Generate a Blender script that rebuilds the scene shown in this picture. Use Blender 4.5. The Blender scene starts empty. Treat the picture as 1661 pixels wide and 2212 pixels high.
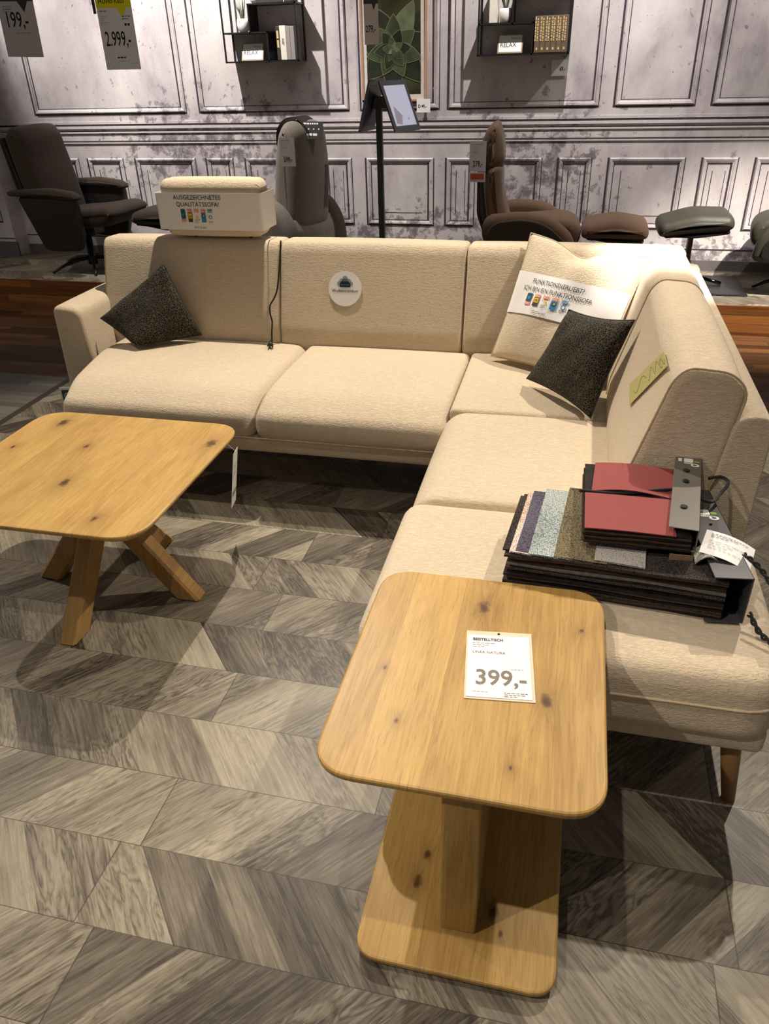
import bpy, bmesh, math, random
from mathutils import Vector, Matrix
random.seed(7)
C = bpy.context.scene.collection
PI = math.pi
def V(*a): return Vector(a)
def srgb(r, g, b):
    f = lambda c: (c/255/12.92) if c/255 <= .04045 else ((c/255+.055)/1.055)**2.4
    return (f(r), f(g), f(b), 1)

# ------------------------------------------------------------------ materials
class N:
    """small wrapper for writing node trees"""
    def __init__(s, name, rough=.6, spec=.5, metal=0):
        s.m = bpy.data.materials.new(name); s.m.use_nodes = True
        s.t = s.m.node_tree; s.b = s.t.nodes['Principled BSDF']
        s.b.inputs['Roughness'].default_value = rough
        s.b.inputs['Specular IOR Level'].default_value = spec
        s.b.inputs['Metallic'].default_value = metal
    def put(s, sock, v):
        if isinstance(v, bpy.types.NodeSocket): s.t.links.new(v, sock)
        elif v is not None:
            try: sock.default_value = v
            except Exception:
                sock.default_value = (v, v, v)
    def math(s, op, a, b=None, c=None):
        n = s.t.nodes.new('ShaderNodeMath'); n.operation = op
        s.put(n.inputs[0], a); s.put(n.inputs[1], b); s.put(n.inputs[2], c)
        return n.outputs[0]
    def xyz(s):
        n = s.t.nodes.new('ShaderNodeTexCoord'); q = s.t.nodes.new('ShaderNodeSeparateXYZ')
        s.t.links.new(n.outputs['Object'], q.inputs[0]); return q.outputs[0], q.outputs[1], q.outputs[2]
    def vec(s, x, y, z):
        n = s.t.nodes.new('ShaderNodeCombineXYZ')
        for i, v in enumerate((x, y, z)): s.put(n.inputs[i], v)
        return n.outputs[0]
    def sc(s, a, k): return s.math('MULTIPLY', a, k)
    def noise(s, vec, scale=1., detail=4, rough=.5, dist=0):
        n = s.t.nodes.new('ShaderNodeTexNoise'); s.put(n.inputs['Vector'], vec)
        n.inputs['Scale'].default_value = scale; n.inputs['Detail'].default_value = detail
        n.inputs['Roughness'].default_value = rough; n.inputs['Distortion'].default_value = dist
        return n.outputs[0]
    def vor(s, vec, scale=1., feat='F1', rnd=1.):
        n = s.t.nodes.new('ShaderNodeTexVoronoi'); n.feature = feat; s.put(n.inputs['Vector'], vec)
        n.inputs['Scale'].default_value = scale; n.inputs['Randomness'].default_value = rnd
        return n.outputs[0]
    def white(s, vec):
        n = s.t.nodes.new('ShaderNodeTexWhiteNoise'); n.noise_dimensions = '3D'; s.put(n.inputs['Vector'], vec)
        return n.outputs[0]
    def ramp(s, f, stops, interp='LINEAR'):
        n = s.t.nodes.new('ShaderNodeValToRGB'); s.put(n.inputs[0], f); e = n.color_ramp.elements
        n.color_ramp.interpolation = interp
        while len(e) < len(stops): e.new(.5)
        for i, (p, c) in enumerate(stops):
            e[i].position = p; e[i].color = c if not isinstance(c, (int, float)) else (c, c, c, 1)
        return n.outputs[0]
    def mix(s, f, a, b, mode='MIX'):
        n = s.t.nodes.new('ShaderNodeMix'); n.data_type = 'RGBA'; n.blend_type = mode
        s.put(n.inputs[0], f); s.put(n.inputs[6], a); s.put(n.inputs[7], b); return n.outputs[2]
    def col(s, c): s.put(s.b.inputs['Base Color'], c)
    def bump(s, h, strength=.5, dist=.002):
        n = s.t.nodes.new('ShaderNodeBump'); s.put(n.inputs['Height'], h)
        n.inputs['Strength'].default_value = strength; n.inputs['Distance'].default_value = dist
        s.t.links.new(n.outputs[0], s.b.inputs['Normal'])

def plain(name, c, rough=.6, spec=.4, metal=0, var=.06, scale=30):
    n = N(name, rough, spec, metal)
    x, y, z = n.xyz()
    f = n.noise(n.vec(x, y, z), scale, 3)
    lo = tuple(max(0, v*(1-var)) for v in c[:3])+(1,); hi = tuple(min(1, v*(1+var)) for v in c[:3])+(1,)
    n.col(n.ramp(f, [(.3, lo), (.7, hi)])); return n.m

def herringbone(name, y0=.767, light=1.):
    n = N(name, .42, .35); x, y, z = n.xyz(); W = .2015
    yy = n.math('DIVIDE', n.math('SUBTRACT', y, y0), W)
    k = n.math('FLOOR', yy); fy = n.math('SUBTRACT', yy, k)
    par = n.math('FLOORED_MODULO', k, 2.)
    sgn = n.math('MULTIPLY_ADD', par, -2., 1.)
    rk = n.white(n.vec(k, 3.3, 7.1))
    u = n.math('ADD', x, n.math('MULTIPLY', sgn, n.sc(fy, W*.9)))
    uw = n.math('ADD', u, n.sc(n.math('SINE', n.math('ADD', n.sc(u, 13.), n.sc(k, 2.3))), .045))
    ui = n.math('ADD', n.sc(uw, 6.2), n.sc(rk, 9.)); idx = n.math('FLOOR', ui); fu = n.math('SUBTRACT', ui, idx)
    off = n.math('ADD', n.math('MULTIPLY', par, .87), n.math('MULTIPLY', n.math('SUBTRACT', 1., par), n.sc(rk, 1.3)))
    xs = n.math('DIVIDE', n.math('ADD', x, off), 1.335); pi_ = n.math('FLOOR', xs); fx = n.math('SUBTRACT', xs, pi_)
    r = n.white(n.vec(idx, k, pi_)); r2 = n.white(n.vec(k, idx, n.math('ADD', pi_, 40.)))
    c, s_ = math.cos(math.radians(49)), math.sin(math.radians(49))
    a = n.math('SUBTRACT', n.sc(x, c), n.math('MULTIPLY', sgn, n.sc(y, s_)))
    b = n.math('ADD', n.math('MULTIPLY', sgn, n.sc(x, s_)), n.sc(y, c))
    r9 = n.sc(r, 37.)
    fine = n.noise(n.vec(n.sc(a, 7.), n.sc(b, 105.), r9), 1., 6, .68, .5)
    big = n.noise(n.vec(n.sc(a, 2.4), n.sc(b, 11.), n.math('ADD', r9, 5.)), 1., 5, .52, .35)
    rings = n.math('ABSOLUTE', n.math('SINE', n.math('ADD', n.sc(big, 52.), n.sc(fine, 4.5))))
    blot = n.noise(n.vec(n.sc(a, 3.), n.sc(b, 9.), n.math('ADD', r9, 11.)), 1., 3, .5)
    ringamt = n.math('MULTIPLY', n.math('MULTIPLY', n.math('SUBTRACT', rings, .62), .30), n.ramp(n.math('ADD', n.sc(r2, .6), n.noise(n.vec(n.sc(a, 4.), n.sc(b, 9.), n.math('ADD', r9, 21.)), 1., 1)), [(.62, 0.), (.95, 1.)]))
    g = n.math('ADD', n.sc(n.math('SUBTRACT', fine, .5), 1.15), ringamt)
    g = n.math('ADD', g, n.sc(n.math('SUBTRACT', blot, .5), .75))
    tone = n.math('ADD', n.math('MULTIPLY_ADD', r, .52, .20), g)
    L = light
    colr = n.ramp(tone, [(.08, (.052*L, .042*L, .033*L, 1)), (.36, (.155*L, .130*L, .096*L, 1)), (.62, (.285*L, .248*L, .182*L, 1)), (.95, (.43*L, .382*L, .28*L, 1))])
    e1 = n.math('LESS_THAN', fy, .011); e2 = n.math('LESS_THAN', fu, .016); e3 = n.math('LESS_THAN', fx, .0022)
    seam = n.math('MAXIMUM', e1, n.math('MAXIMUM', n.sc(e2, .45), e3))
    n.col(n.mix(n.sc(seam, .72), colr, (.03, .025, .02, 1)))
    n.bump(n.math('SUBTRACT', fine, seam), .25, .0012)
    return n.m

def plankfloor(name, w, length, lo, mid, hi, rough=.4, along='x'):
    n = N(name, rough, .45); x, y, z = n.xyz()
    if along == 'y': x, y = y, x
    yy = n.math('DIVIDE', n.math('ADD', y, n.sc(z, 1.)), w); k = n.math('FLOOR', yy); fy = n.math('SUBTRACT', yy, k)
    rk = n.white(n.vec(k, 1.3, 2.1)); xs = n.math('ADD', n.math('DIVIDE', x, length), n.sc(rk, 5.))
    i = n.math('FLOOR', xs); fx = n.math('SUBTRACT', xs, i); r = n.white(n.vec(i, k, 4.))
    fine = n.noise(n.vec(n.sc(x, 3.), n.sc(yy, w*70), n.sc(r, 31.)), 1., 5, .6, .4)
    t = n.math('ADD', n.sc(r, .6), n.sc(n.math('SUBTRACT', fine, .3), .9))
    c = n.ramp(t, [(.1, lo), (.5, mid), (.95, hi)])
    seam = n.math('MAXIMUM', n.math('LESS_THAN', fy, .035), n.math('LESS_THAN', fx, .003))
    n.col(n.mix(n.sc(seam, .7), c, (.01, .007, .005, 1))); n.bump(fine, .15, .001)
    return n.m

def oak(name, stave=.09, seed=0., knots=(), axis='y', lo=(.31, .172, .045, 1), hi=(.60, .390, .125, 1)):
    """glued oak staves; axis = direction of the grain"""
    n = N(name, .42, .35); x, y, z = n.xyz()
    if axis == 'y': u, v, w = x, y, z
    elif axis == 'x': u, v, w = y, x, z
    else: u, v, w = x, z, y
    uw = n.math('ADD', u, n.sc(n.math('SINE', n.math('ADD', n.sc(u, 17.), seed)), .022))
    ui = n.math('ADD', n.math('DIVIDE', uw, stave), seed*1.7); i = n.math('FLOOR', ui); fu = n.math('SUBTRACT', ui, i)
    r = n.white(n.vec(i, seed, 2.)); r9 = n.math('ADD', n.sc(r, 40.), n.sc(w, 3.))
    disp = None; dark = None
    for (kx, ky, kr) in knots:
        dx = n.math('SUBTRACT', x, kx); dy = n.math('SUBTRACT', y, ky)
        d = n.math('SQRT', n.math('ADD', n.math('MULTIPLY', dx, dx), n.sc(n.math('MULTIPLY', dy, dy), .35)))
        g = n.math('POWER', 2.7, n.math('MULTIPLY', n.math('DIVIDE', d, kr*2.6), -1.))
        q = n.math('MULTIPLY', n.math('MULTIPLY', g, n.math('SIGN', dx)), kr*1.6)
        disp = q if disp is None else n.math('ADD', disp, q)
        wob = n.noise(n.vec(n.sc(x, 60.), n.sc(y, 60.), seed), 1., 2)
        dd = n.math('ADD', d, n.sc(n.math('SUBTRACT', wob, .5), kr*1.3))
        core = n.ramp(n.math('DIVIDE', dd, kr), [(.0, 1.), (.45, .9), (1., .32), (1., 0.)])
        halo = n.ramp(n.math('DIVIDE', d, kr*5.), [(.0, .42), (.5, .12), (1., 0.)])
        q = n.math('MAXIMUM', core, halo)
        dark = q if dark is None else n.math('MAXIMUM', dark, q)
    uu = u if disp is None else n.math('ADD', u, disp)
    big = n.noise(n.vec(n.sc(uu, 9.), n.sc(v, 1.3), r9), 1., 2, .5, .7)
    ring = n.math('SINE', n.sc(big, 46.))
    fine = n.noise(n.vec(n.sc(uu, 190.), n.sc(v, 7.), r9), 1., 4, .6, .3)
    pore = n.noise(n.vec(n.sc(uu, 330.), n.sc(v, 20.), n.math('ADD', r9, 9.)), 1., 3, .6)
    blot = n.noise(n.vec(n.sc(uu, 10.), n.sc(v, 3.), n.math('ADD', r9, 3.)), 1., 2)
    t = n.math('ADD', n.math('MULTIPLY_ADD', r, .26, .34), n.sc(ring, .055))
    t = n.math('ADD', t, n.sc(n.math('SUBTRACT', fine, .5), .85))
    t = n.math('ADD', t, n.sc(n.math('SUBTRACT', blot, .5), .6))
    mid = tuple((a*.45+b*.55) for a, b in zip(lo, hi))
    c = n.ramp(t, [(.05, lo), (.5, mid), (.95, hi)])
    c = n.mix(n.ramp(pore, [(.55, 0.), (.70, .45)]), c, (.24, .115, .03, 1))
    c = n.mix(n.sc(n.math('LESS_THAN', fu, .012), .35), c, (.2, .1, .03, 1))
    if dark is not None: c = n.mix(dark, c, (.085, .038, .014, 1))
    n.col(c); n.bump(fine, .12, .0008); return n.m

def fabric(name, c, bumpd=.0029, scale=1., rough=.95, aniso=(38, 105, 120), var=.14, sheen=.25):
    n = N(name, rough, .15); x, y, z = n.xyz()
    a = n.noise(n.vec(n.sc(x, aniso[0]*scale*1.5), n.sc(y, aniso[1]*scale*1.5), n.sc(z, aniso[2]*scale*1.5)), 1., 3, .55, 1.2)
    b = n.noise(n.vec(n.sc(x, 420*scale), n.sc(y, 420*scale), n.sc(z, 420*scale)), 1., 2, .6)
    h = n.math('ADD', n.sc(n.ramp(a, [(.36, 0.), (.60, 1.)]), .8), n.sc(b, .35))
    big = n.noise(n.vec(n.sc(x, 3.), n.sc(y, 3.), n.sc(z, 3.)), 1., 2)
    lo = tuple(v*(1-var) for v in c[:3])+(1,); hi = tuple(min(1, v*(1+var*.4)) for v in c[:3])+(1,)
    n.col(n.ramp(n.math('ADD', n.sc(h, .55), n.sc(big, .35)), [(.15, lo), (.8, hi)]))
    n.b.inputs['Sheen Weight'].default_value = sheen
    n.bump(h, .55, bumpd); return n.m

def leopard(name):
    n = N(name, .75, .15); x, y, z = n.xyz(); p = n.vec(x, y, z)
    w = n.noise(p, 60., 2); wv = n.vec(n.math('ADD', x, n.sc(w, .008)), n.math('ADD', y, n.sc(w, .008)), n.math('ADD', z, n.sc(w, -.008)))
    d = n.vor(wv, 105., 'DISTANCE_TO_EDGE'); f = n.noise(p, 300., 2)
    fade = n.noise(p, 9., 2)
    t = n.math('ADD', n.sc(d, 1.1), n.sc(n.math('SUBTRACT', f, .5), .12))
    c = n.ramp(t, [(.02, srgb(92, 84, 66)), (.10, srgb(44, 39, 31)), (.19, srgb(14, 13, 11)), (.6, srgb(7, 7, 6))])
    n.col(n.mix(n.ramp(fade, [(.4, 0.), (.7, .35)]), c, srgb(38, 38, 30)))
    n.b.inputs['Sheen Weight'].default_value = .08; n.bump(t, .5, .003); return n.m

def murals(name):
    """printed distressed plaster wallpaper"""
    n = N(name, .85, .15); x, y, z = n.xyz()
    p = n.vec(x, n.sc(y, .3), z)
    st = n.noise(n.vec(n.sc(x, 2.1), 0., n.sc(z, 1.1)), 1., 5, .6, .5)
    st2 = n.noise(n.vec(n.sc(x, 9.), 1., n.sc(z, 5.)), 1., 4, .6)
    base = n.ramp(n.math('ADD', n.sc(st, .7), n.sc(st2, .3)), [(.32, srgb(150, 141, 146)), (.46, srgb(192, 184, 184)), (.62, srgb(214, 207, 203))])
    speck = n.noise(p, 62., 3, .6)
    base = n.mix(n.ramp(speck, [(.66, 0.), (.71, .65)]), base, srgb(98, 88, 94))
    spk2 = n.noise(n.vec(n.math('ADD', x, 9.), 0., z), 21., 2, .5)
    base = n.mix(n.ramp(spk2, [(.70, 0.), (.73, .6)]), base, srgb(96, 86, 92))
    # peeled patches: masks in x and z
    def band(v, c, h): return n.math('SUBTRACT', 1., n.math('DIVIDE', n.math('ABSOLUTE', n.math('SUBTRACT', v, c)), h))
    peel = n.noise(p, 13., 6, .68, .3)
    m1 = n.math('MINIMUM', band(x, -2.85, .95), band(z, 1.02, .38))
    m2 = n.math('MINIMUM', band(x, -.25, .55), band(z, .85, .45))
    m3 = n.math('MINIMUM', band(x, 1.1, 1.3), band(z, .25, .24))
    m4 = n.math('MINIMUM', band(x, -1.4, 1.6), band(z, .38, .24))
    m = n.math('MAXIMUM', n.math('MAXIMUM', m1, m2), n.math('MAXIMUM', m3, m4))
    m = n.math('MAXIMUM', n.math('MINIMUM', m, .75), -.4)
    pe = n.math('ADD', peel, n.sc(m, .17))
    gate = n.math('GREATER_THAN', z, -1.)
    base = n.mix(n.math('MULTIPLY', n.ramp(pe, [(.595, 0.), (.605, .8)]), gate), base, srgb(144, 136, 140))
    base = n.mix(n.ramp(pe, [(.665, 0.), (.68, .65)]), base, srgb(104, 96, 100))
    n.col(base); return n.m

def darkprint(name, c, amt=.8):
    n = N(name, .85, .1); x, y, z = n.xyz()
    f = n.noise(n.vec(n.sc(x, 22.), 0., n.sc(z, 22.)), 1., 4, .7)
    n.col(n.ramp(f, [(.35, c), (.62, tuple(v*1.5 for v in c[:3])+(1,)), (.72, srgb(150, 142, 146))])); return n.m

M = {}
M['floor'] = herringbone('herringbone_vinyl', .767, .92); M['podium'] = herringbone('podium_vinyl', .767, .95)
M['greyplank'] = plankfloor('grey_planks', .11, 1.2, (.07, .062, .052, 1), (.17, .155, .13, 1), (.26, .24, .2, 1), .5, 'y')
M['greyplankx'] = plankfloor('grey_planks_across', .05, 1.2, (.09, .08, .065, 1), (.17, .155, .13, 1), (.24, .22, .185, 1), .5)
M['brownplank'] = plankfloor('merbau_strips', .072, .55, (.028, .013, .006, 1), (.085, .037, .014, 1), (.16, .07, .024, 1), .35)
M['riser'] = plankfloor('merbau_riser', .055, .7, (.07, .025, .008, 1), (.2, .075, .02, 1), (.34, .13, .035, 1), .25)
M['wall'] = murals('printed_plaster_wallpaper')
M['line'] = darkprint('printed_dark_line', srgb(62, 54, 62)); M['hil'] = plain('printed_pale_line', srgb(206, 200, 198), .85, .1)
M['mould'] = murals('moulding_plaster')
M['bboard'] = plain('skirting_grey', srgb(98, 92, 92), .6, .3, var=.1, scale=12)
M['sofa'] = fabric('cream_boucle', srgb(210, 193, 167))
M['sofapipe'] = fabric('cream_piping', srgb(206, 186, 156), .001)
M['cream'] = fabric('cream_pillow_boucle', srgb(224, 208, 182), .004)
M['leopard'] = leopard('spotted_dark_velvet')
M['oaktop'] = oak('oak_side_top', .088, 1.3, [(-.12, 1.40, .016), (.035, 1.128, .013), (.10, 1.36, .006), (-.245, 1.02, .005), (-.30, 1.16, .004), (-.02, .95, .004)])
M['oakbase'] = oak('oak_side_base', .10, 4.4, [(-.03, .965, .016), (-.20, 1.0, .012), (-.19, 1.07, .01), (-.01, .92, .006)])
M['oakcol'] = oak('oak_column', .07, 2.2, [], 'z', (.27, .14, .035, 1), (.50, .32, .105, 1))
M['oakcoffee'] = oak('oak_coffee_top', .10, 7.9, [(-1.80, 2.27, .022), (-1.17, 2.20, .020), (-1.52, 1.845, .018), (-1.60, 2.1, .010), (-1.30, 1.66, .011), (-1.86, 2.05, .008)], lo=(.37, .205, .052, 1), hi=(.64, .42, .14, 1))
M['oakleg'] = oak('oak_legs', .07, 3.1, [], 'z', (.24, .125, .035, 1), (.48, .30, .105, 1))
M['beech'] = oak('sofa_leg_wood', .2, 5., [], 'z', (.22, .11, .04, 1), (.36, .2, .08, 1))
M['black'] = plain('black_metal', (.010, .010, .011, 1), .4, .5)
M['blackplastic'] = plain('black_plastic', (.012, .012, .013, 1), .3, .5)
M['darkcord'] = fabric('black_cord', (.015, .013, .012, 1), .002, 2.5, .8)
M['anth'] = plain('anthracite_sheet', srgb(70, 70, 74), .32, .6, .25, .03)
M['grey'] = plain('grey_sheet', srgb(112, 108, 104), .34, .5, .3, .03)
M['paper'] = plain('white_paper', srgb(238, 236, 234), .6, .3, var=.01)
M['papergrey'] = plain('dim_paper', srgb(196, 190, 188), .5, .3, var=.02)
M['ink'] = plain('black_ink', srgb(40, 36, 34), .7, .2); M['inkgrey'] = plain('grey_ink', srgb(128, 120, 110), .6, .2)
M['inklight'] = plain('faint_ink', srgb(176, 172, 168), .6, .2)
M['white'] = plain('white_ink', srgb(235, 235, 232), .5, .3)
M['yellow'] = plain('yellow_print', srgb(240, 230, 20), .5, .3, var=.01); M['yellow2'] = plain('pale_yellow_print', srgb(184, 178, 116), .5, .3, var=.05)
M['orange'] = plain('orange_print', srgb(228, 140, 108), .6, .2); M['teal'] = plain('teal_print', srgb(48, 88, 104), .6, .2)
M['blue'] = plain('blue_print', srgb(60, 130, 176), .6, .2); M['ylw3'] = plain('amber_print', srgb(226, 180, 50), .6, .2)
M['redorange'] = plain('red_orange_print', srgb(176, 82, 48), .6, .2)
M['green'] = plain('green_print', srgb(130, 176, 60), .5, .3); M['dark'] = plain('charcoal_print', srgb(58, 58, 62), .6, .3)
M['cloud'] = plain('cloud_print', srgb(150, 152, 170), .6, .2); M['navy'] = plain('navy_print', srgb(34, 38, 54), .6, .2)
M['red'] = fabric('red_leather', srgb(140, 66, 64), .0006, 3., .55, (60, 60, 60), .06, .1)
def woven(name, c, c2):
    n = N(name, .9, .15); x, y, z = n.xyz()
    d = n.vor(n.vec(n.sc(x, 1.), n.sc(y, 1.), z), 240., 'F1', .55)
    n.col(n.ramp(d, [(.25, c), (.75, c2)])); n.bump(n.math('SUBTRACT', 1., d), .5, .002); return n.m
M['w1'] = woven('woven_violet_grey', srgb(104, 100, 116), srgb(52, 50, 62)); M['w2'] = woven('woven_pale_blue', srgb(186, 196, 192), srgb(96, 104, 106))
M['w3'] = woven('woven_olive', srgb(132, 122, 96), srgb(70, 62, 46)); M['w4'] = woven('woven_light_grey', srgb(200, 196, 190), srgb(140, 134, 128))
M['w5'] = woven('woven_dark', srgb(74, 66, 62), srgb(26, 24, 24)); M['w6'] = woven('woven_brown_white', srgb(226, 218, 208), srgb(150, 100, 70))
M['leafd'] = plain('dark_sample', srgb(34, 30, 28), .8, .2, var=.4, scale=60); M['leafb'] = plain('brown_sample', srgb(62, 48, 38), .8, .2, var=.3, scale=60)
M['leafg'] = plain('grey_sample', srgb(92, 88, 82), .8, .2, var=.3, scale=90)
M['board'] = plain('brown_board', srgb(128, 108, 84), .7, .2)
M['ch1'] = fabric('taupe_velour', srgb(52, 42, 33), .001, 1., .75, (60, 60, 60), .1, .1); M['ch1s'] = plain('black_leather_shell', (.014, .012, .011, 1), .45, .4)
M['ch2'] = fabric('grey_velvet', srgb(128, 120, 108), .001, 1., .65, (60, 60, 25), .16, .1)
M['ch3'] = fabric('brown_velour', srgb(98, 76, 58), .001, 1., .75, (60, 60, 60), .1, .1)
M['ch3d'] = fabric('dark_brown_velour', srgb(64, 54, 44), .001, 1., .75, (60, 60, 60), .1, .1)
M['ch5'] = plain('grey_green_leather', srgb(58, 56, 47), .5, .3, var=.08); M['walnut'] = plain('walnut', srgb(78, 50, 32), .5, .3)
M['chrome'] = plain('dark_chrome', srgb(60, 60, 60), .12, .6, 1.)
M['brass'] = plain('brass_pin', srgb(190, 180, 150), .25, .6, 1.)
M['pot'] = plain('white_pot', srgb(236, 234, 226), .35, .5, var=.01); M['leaf'] = plain('green_leaf', srgb(74, 86, 58), .6, .3, var=.3, scale=40)
M['bookcream'] = plain('cream_book', srgb(226, 220, 204), .6, .3); M['bookdark'] = plain('dark_book', srgb(66, 58, 52), .5, .3); M['bookgrey'] = plain('grey_book', srgb(146, 142, 138), .6, .3)
M['bookbr'] = plain('brown_book', srgb(112, 96, 80), .5, .35, var=.08); M['gold'] = plain('gold_print', srgb(216, 190, 130), .45, .5)
M['frameoak'] = plain('picture_frame_wood', srgb(186, 140, 108), .5, .3); M['mat'] = plain('mat_board', srgb(212, 204, 192), .7, .2)
M['gilt'] = plain('gilt_frame', srgb(150, 126, 84), .4, .5)
M['metalstrip'] = plain('dark_floor_profile', srgb(70, 62, 54), .4, .4)
M['curtag'] = plain('clear_film', srgb(226, 212, 188), .18, .6)
M['clear'] = N('clear_sleeve', .08, .5).m
b = M['clear'].node_tree.nodes['Principled BSDF']; b.inputs['Transmission Weight'].default_value = 1.; b.inputs['IOR'].default_value = 1.12
M['art1'] = plain('succulent_dark_leaf', srgb(36, 42, 30), .5, .3, var=.5, scale=9); M['art2'] = plain('succulent_mid_leaf', srgb(62, 74, 48), .5, .3, var=.45, scale=12)
M['art3'] = plain('succulent_pale_leaf', srgb(104, 116, 84), .5, .3, var=.3, scale=9); M['artbg'] = plain('succulent_background', srgb(54, 54, 34), .5, .3, var=.6, scale=5)
M['artedge'] = plain('succulent_leaf_edge', srgb(116, 118, 80), .5, .3)
n_ = N('lit_screen', .3, .3); n_.col((0, 0, 0, 1)); n_.b.inputs['Emission Color'].default_value = (.72, .70, .84, 1); n_.b.inputs['Emission Strength'].default_value = .28; M['screen'] = n_.m
n_ = N('lit_screen_figure', .3, .3); n_.col((0, 0, 0, 1)); n_.b.inputs['Emission Color'].default_value = (.42, .34, .38, 1); n_.b.inputs['Emission Strength'].default_value = .28; M['screenfig'] = n_.m

# ------------------------------------------------------------------ mesh helpers
def link(name, me, mat, parent=None, smooth=False):
    o = bpy.data.objects.new(name, me); C.objects.link(o)
    if mat is not None: me.materials.append(M[mat] if isinstance(mat, str) else mat)
    if parent is not None: o.parent = parent
    if smooth:
        for p in me.polygons: p.use_smooth = len(p.vertices) < 12
    return o
def bmobj(name, bm, mat, parent=None, smooth=False):
    bmesh.ops.recalc_face_normals(bm, faces=bm.faces)
    me = bpy.data.meshes.new(name); bm.to_mesh(me); bm.free(); return link(name, me, mat, parent, smooth)
def tag(o, label=None, cat=None, group=None, kind=None):
    if label: o['label'] = label
    if cat: o['category'] = cat
    if group: o['group'] = group
    if kind: o['kind'] = kind
    return o
def thing(name, label, cat, loc=(0, 0, 0), rz=0, group=None):
    o = bpy.data.objects.new(name, None); C.objects.link(o); o.location = loc; o.rotation_euler = (0, 0, rz)
    o.empty_display_size = .1
    return tag(o, label, cat, group)
def box(bm, x0, x1, y0, y1, z0, z1, bev=0, seg=2, mat4=None):
    r = bmesh.ops.create_cube(bm, size=1); vs = r['verts']
    for v in vs: v.co = V((x0+x1)/2+v.co.x*(x1-x0), (y0+y1)/2+v.co.y*(y1-y0), (z0+z1)/2+v.co.z*(z1-z0))
    if bev:
        es = list({e for v in vs for e in v.link_edges})
        r = bmesh.ops.bevel(bm, geom=es, offset=bev, segments=seg, affect='EDGES', profile=.5); vs = [v for v in bm.verts if v.is_valid and v in set(r['verts'])] or vs
        vs = list({v for f in r['faces'] for v in f.verts})
    if mat4 is not None: bmesh.ops.transform(bm, matrix=mat4, verts=[v for v in vs if v.is_valid])
def B(name, mat, x0, x1, y0, y1, z0, z1, parent=None, bev=0, seg=2, smooth=False):
    bm = bmesh.new(); box(bm, x0, x1, y0, y1, z0, z1, bev, seg); return bmobj(name, bm, mat, parent, smooth)
def smoothclosed(pts, n=6):
    out = []; L = len(pts)
    for i in range(L):
        p0, p1, p2, p3 = [Vector(pts[(i+j) % L]) for j in (-1, 0, 1, 2)]
        for k in range(n):
            t = k/n
            out.append(.5*((2*p1)+(p2-p0)*t+(2*p0-5*p1+4*p2-p3)*t*t+(3*p1-p0-3*p2+p3)*t**3))
    return out
def roundpoly(pts, r, n=5):
    """polygon with rounded corners; r scalar or list"""
    out = []; L = len(pts)
    for i in range(L):
        p = Vector(pts[i]); a = Vector(pts[i-1]); b = Vector(pts[(i+1) % L]); rr = r[i] if isinstance(r, (list, tuple)) else r
        da = (a-p); db = (b-p); d = min(rr, da.length*.49, db.length*.49)
        A = p+da.normalized()*d; Bq = p+db.normalized()*d
        for k in range(n+1):
            t = k/n; out.append((1-t)**2*A+2*t*(1-t)*p+t*t*Bq)
    return out
def inset(prof, d):
    if d == 0: return list(prof)
    L = len(prof); area = sum(prof[i].x*prof[(i+1) % L].y-prof[(i+1) % L].x*prof[i].y for i in range(L)); s = 1 if area > 0 else -1
    out = []
    for i in range(L):
        e1 = prof[i]-prof[i-1]; e2 = prof[(i+1) % L]-prof[i]
        t = (e1.normalized() if e1.length > 1e-9 else e2.normalized())+(e2.normalized() if e2.length > 1e-9 else e1.normalized())
        if t.length < 1e-6: out.append(prof[i].copy()); continue
        t.normalize(); out.append(prof[i]+V(-t.y*s, t.x*s)*d)
    return out
def loft(bm, prof, fr, a0, a1, r=.02, crown=0, steps=10, rs=5, warp=None):
    """prof: closed 2-D list; fr(u,v,a) -> point; rounded ends of radius r"""
    st = []
    for k in range(rs+1):
        q = k/rs*PI/2; st.append((r*(1-math.cos(q)), r*(1-math.sin(q))))
    L = a1-a0; full = [(s, i) for s, i in st]
    for k in range(1, steps): full.append((r+(L-2*r)*k/steps, 0))
    full += [(L-s, i) for s, i in reversed(st)]
    rings = []
    for s, i in full:
        t = s/L; c = crown*(1-abs(2*t-1)**3)
        pr = inset(prof, i-c) if (i-c) else prof
        ring = []
        for p in pr:
            q = fr(p.x, p.y, a0+s)
            if warp: q = warp(q)
            ring.append(bm.verts.new(q))
        rings.append(ring)
    for a, b in zip(rings, rings[1:]):
        n = len(a)
        for i in range(n): bm.faces.new((a[i], a[(i+1) % n], b[(i+1) % n], b[i]))
    for ring in (rings[0], rings[-1]): bm.faces.new(ring)
def tube(bm, pts, r, n=8, closed=False, rfun=None, cap=True):
    P = [Vector(p) for p in pts]; rings = []; L = len(P); up = None
    for i, p in enumerate(P):
        if closed: t = P[(i+1) % L]-P[i-1]
        else: t = P[min(i+1, L-1)]-P[max(i-1, 0)]
        t.normalize()
        if up is None: up = V(0, 0, 1) if abs(t.z) < .9 else V(1, 0, 0)
        s = t.cross(up); s.normalize(); up = s.cross(t); up.normalize()
        rr = rfun(i/(L-1)) if rfun else r
        rings.append([bm.verts.new(p+s*math.cos(2*PI*k/n)*rr+up*math.sin(2*PI*k/n)*rr) for k in range(n)])
    R = rings+[rings[0]] if closed else rings
    for a, b in zip(R, R[1:]):
        for k in range(n): bm.faces.new((a[k], a[(k+1) % n], b[(k+1) % n], b[k]))
    if cap and not closed:
        bm.faces.new(rings[0]); bm.faces.new(rings[-1])
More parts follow.
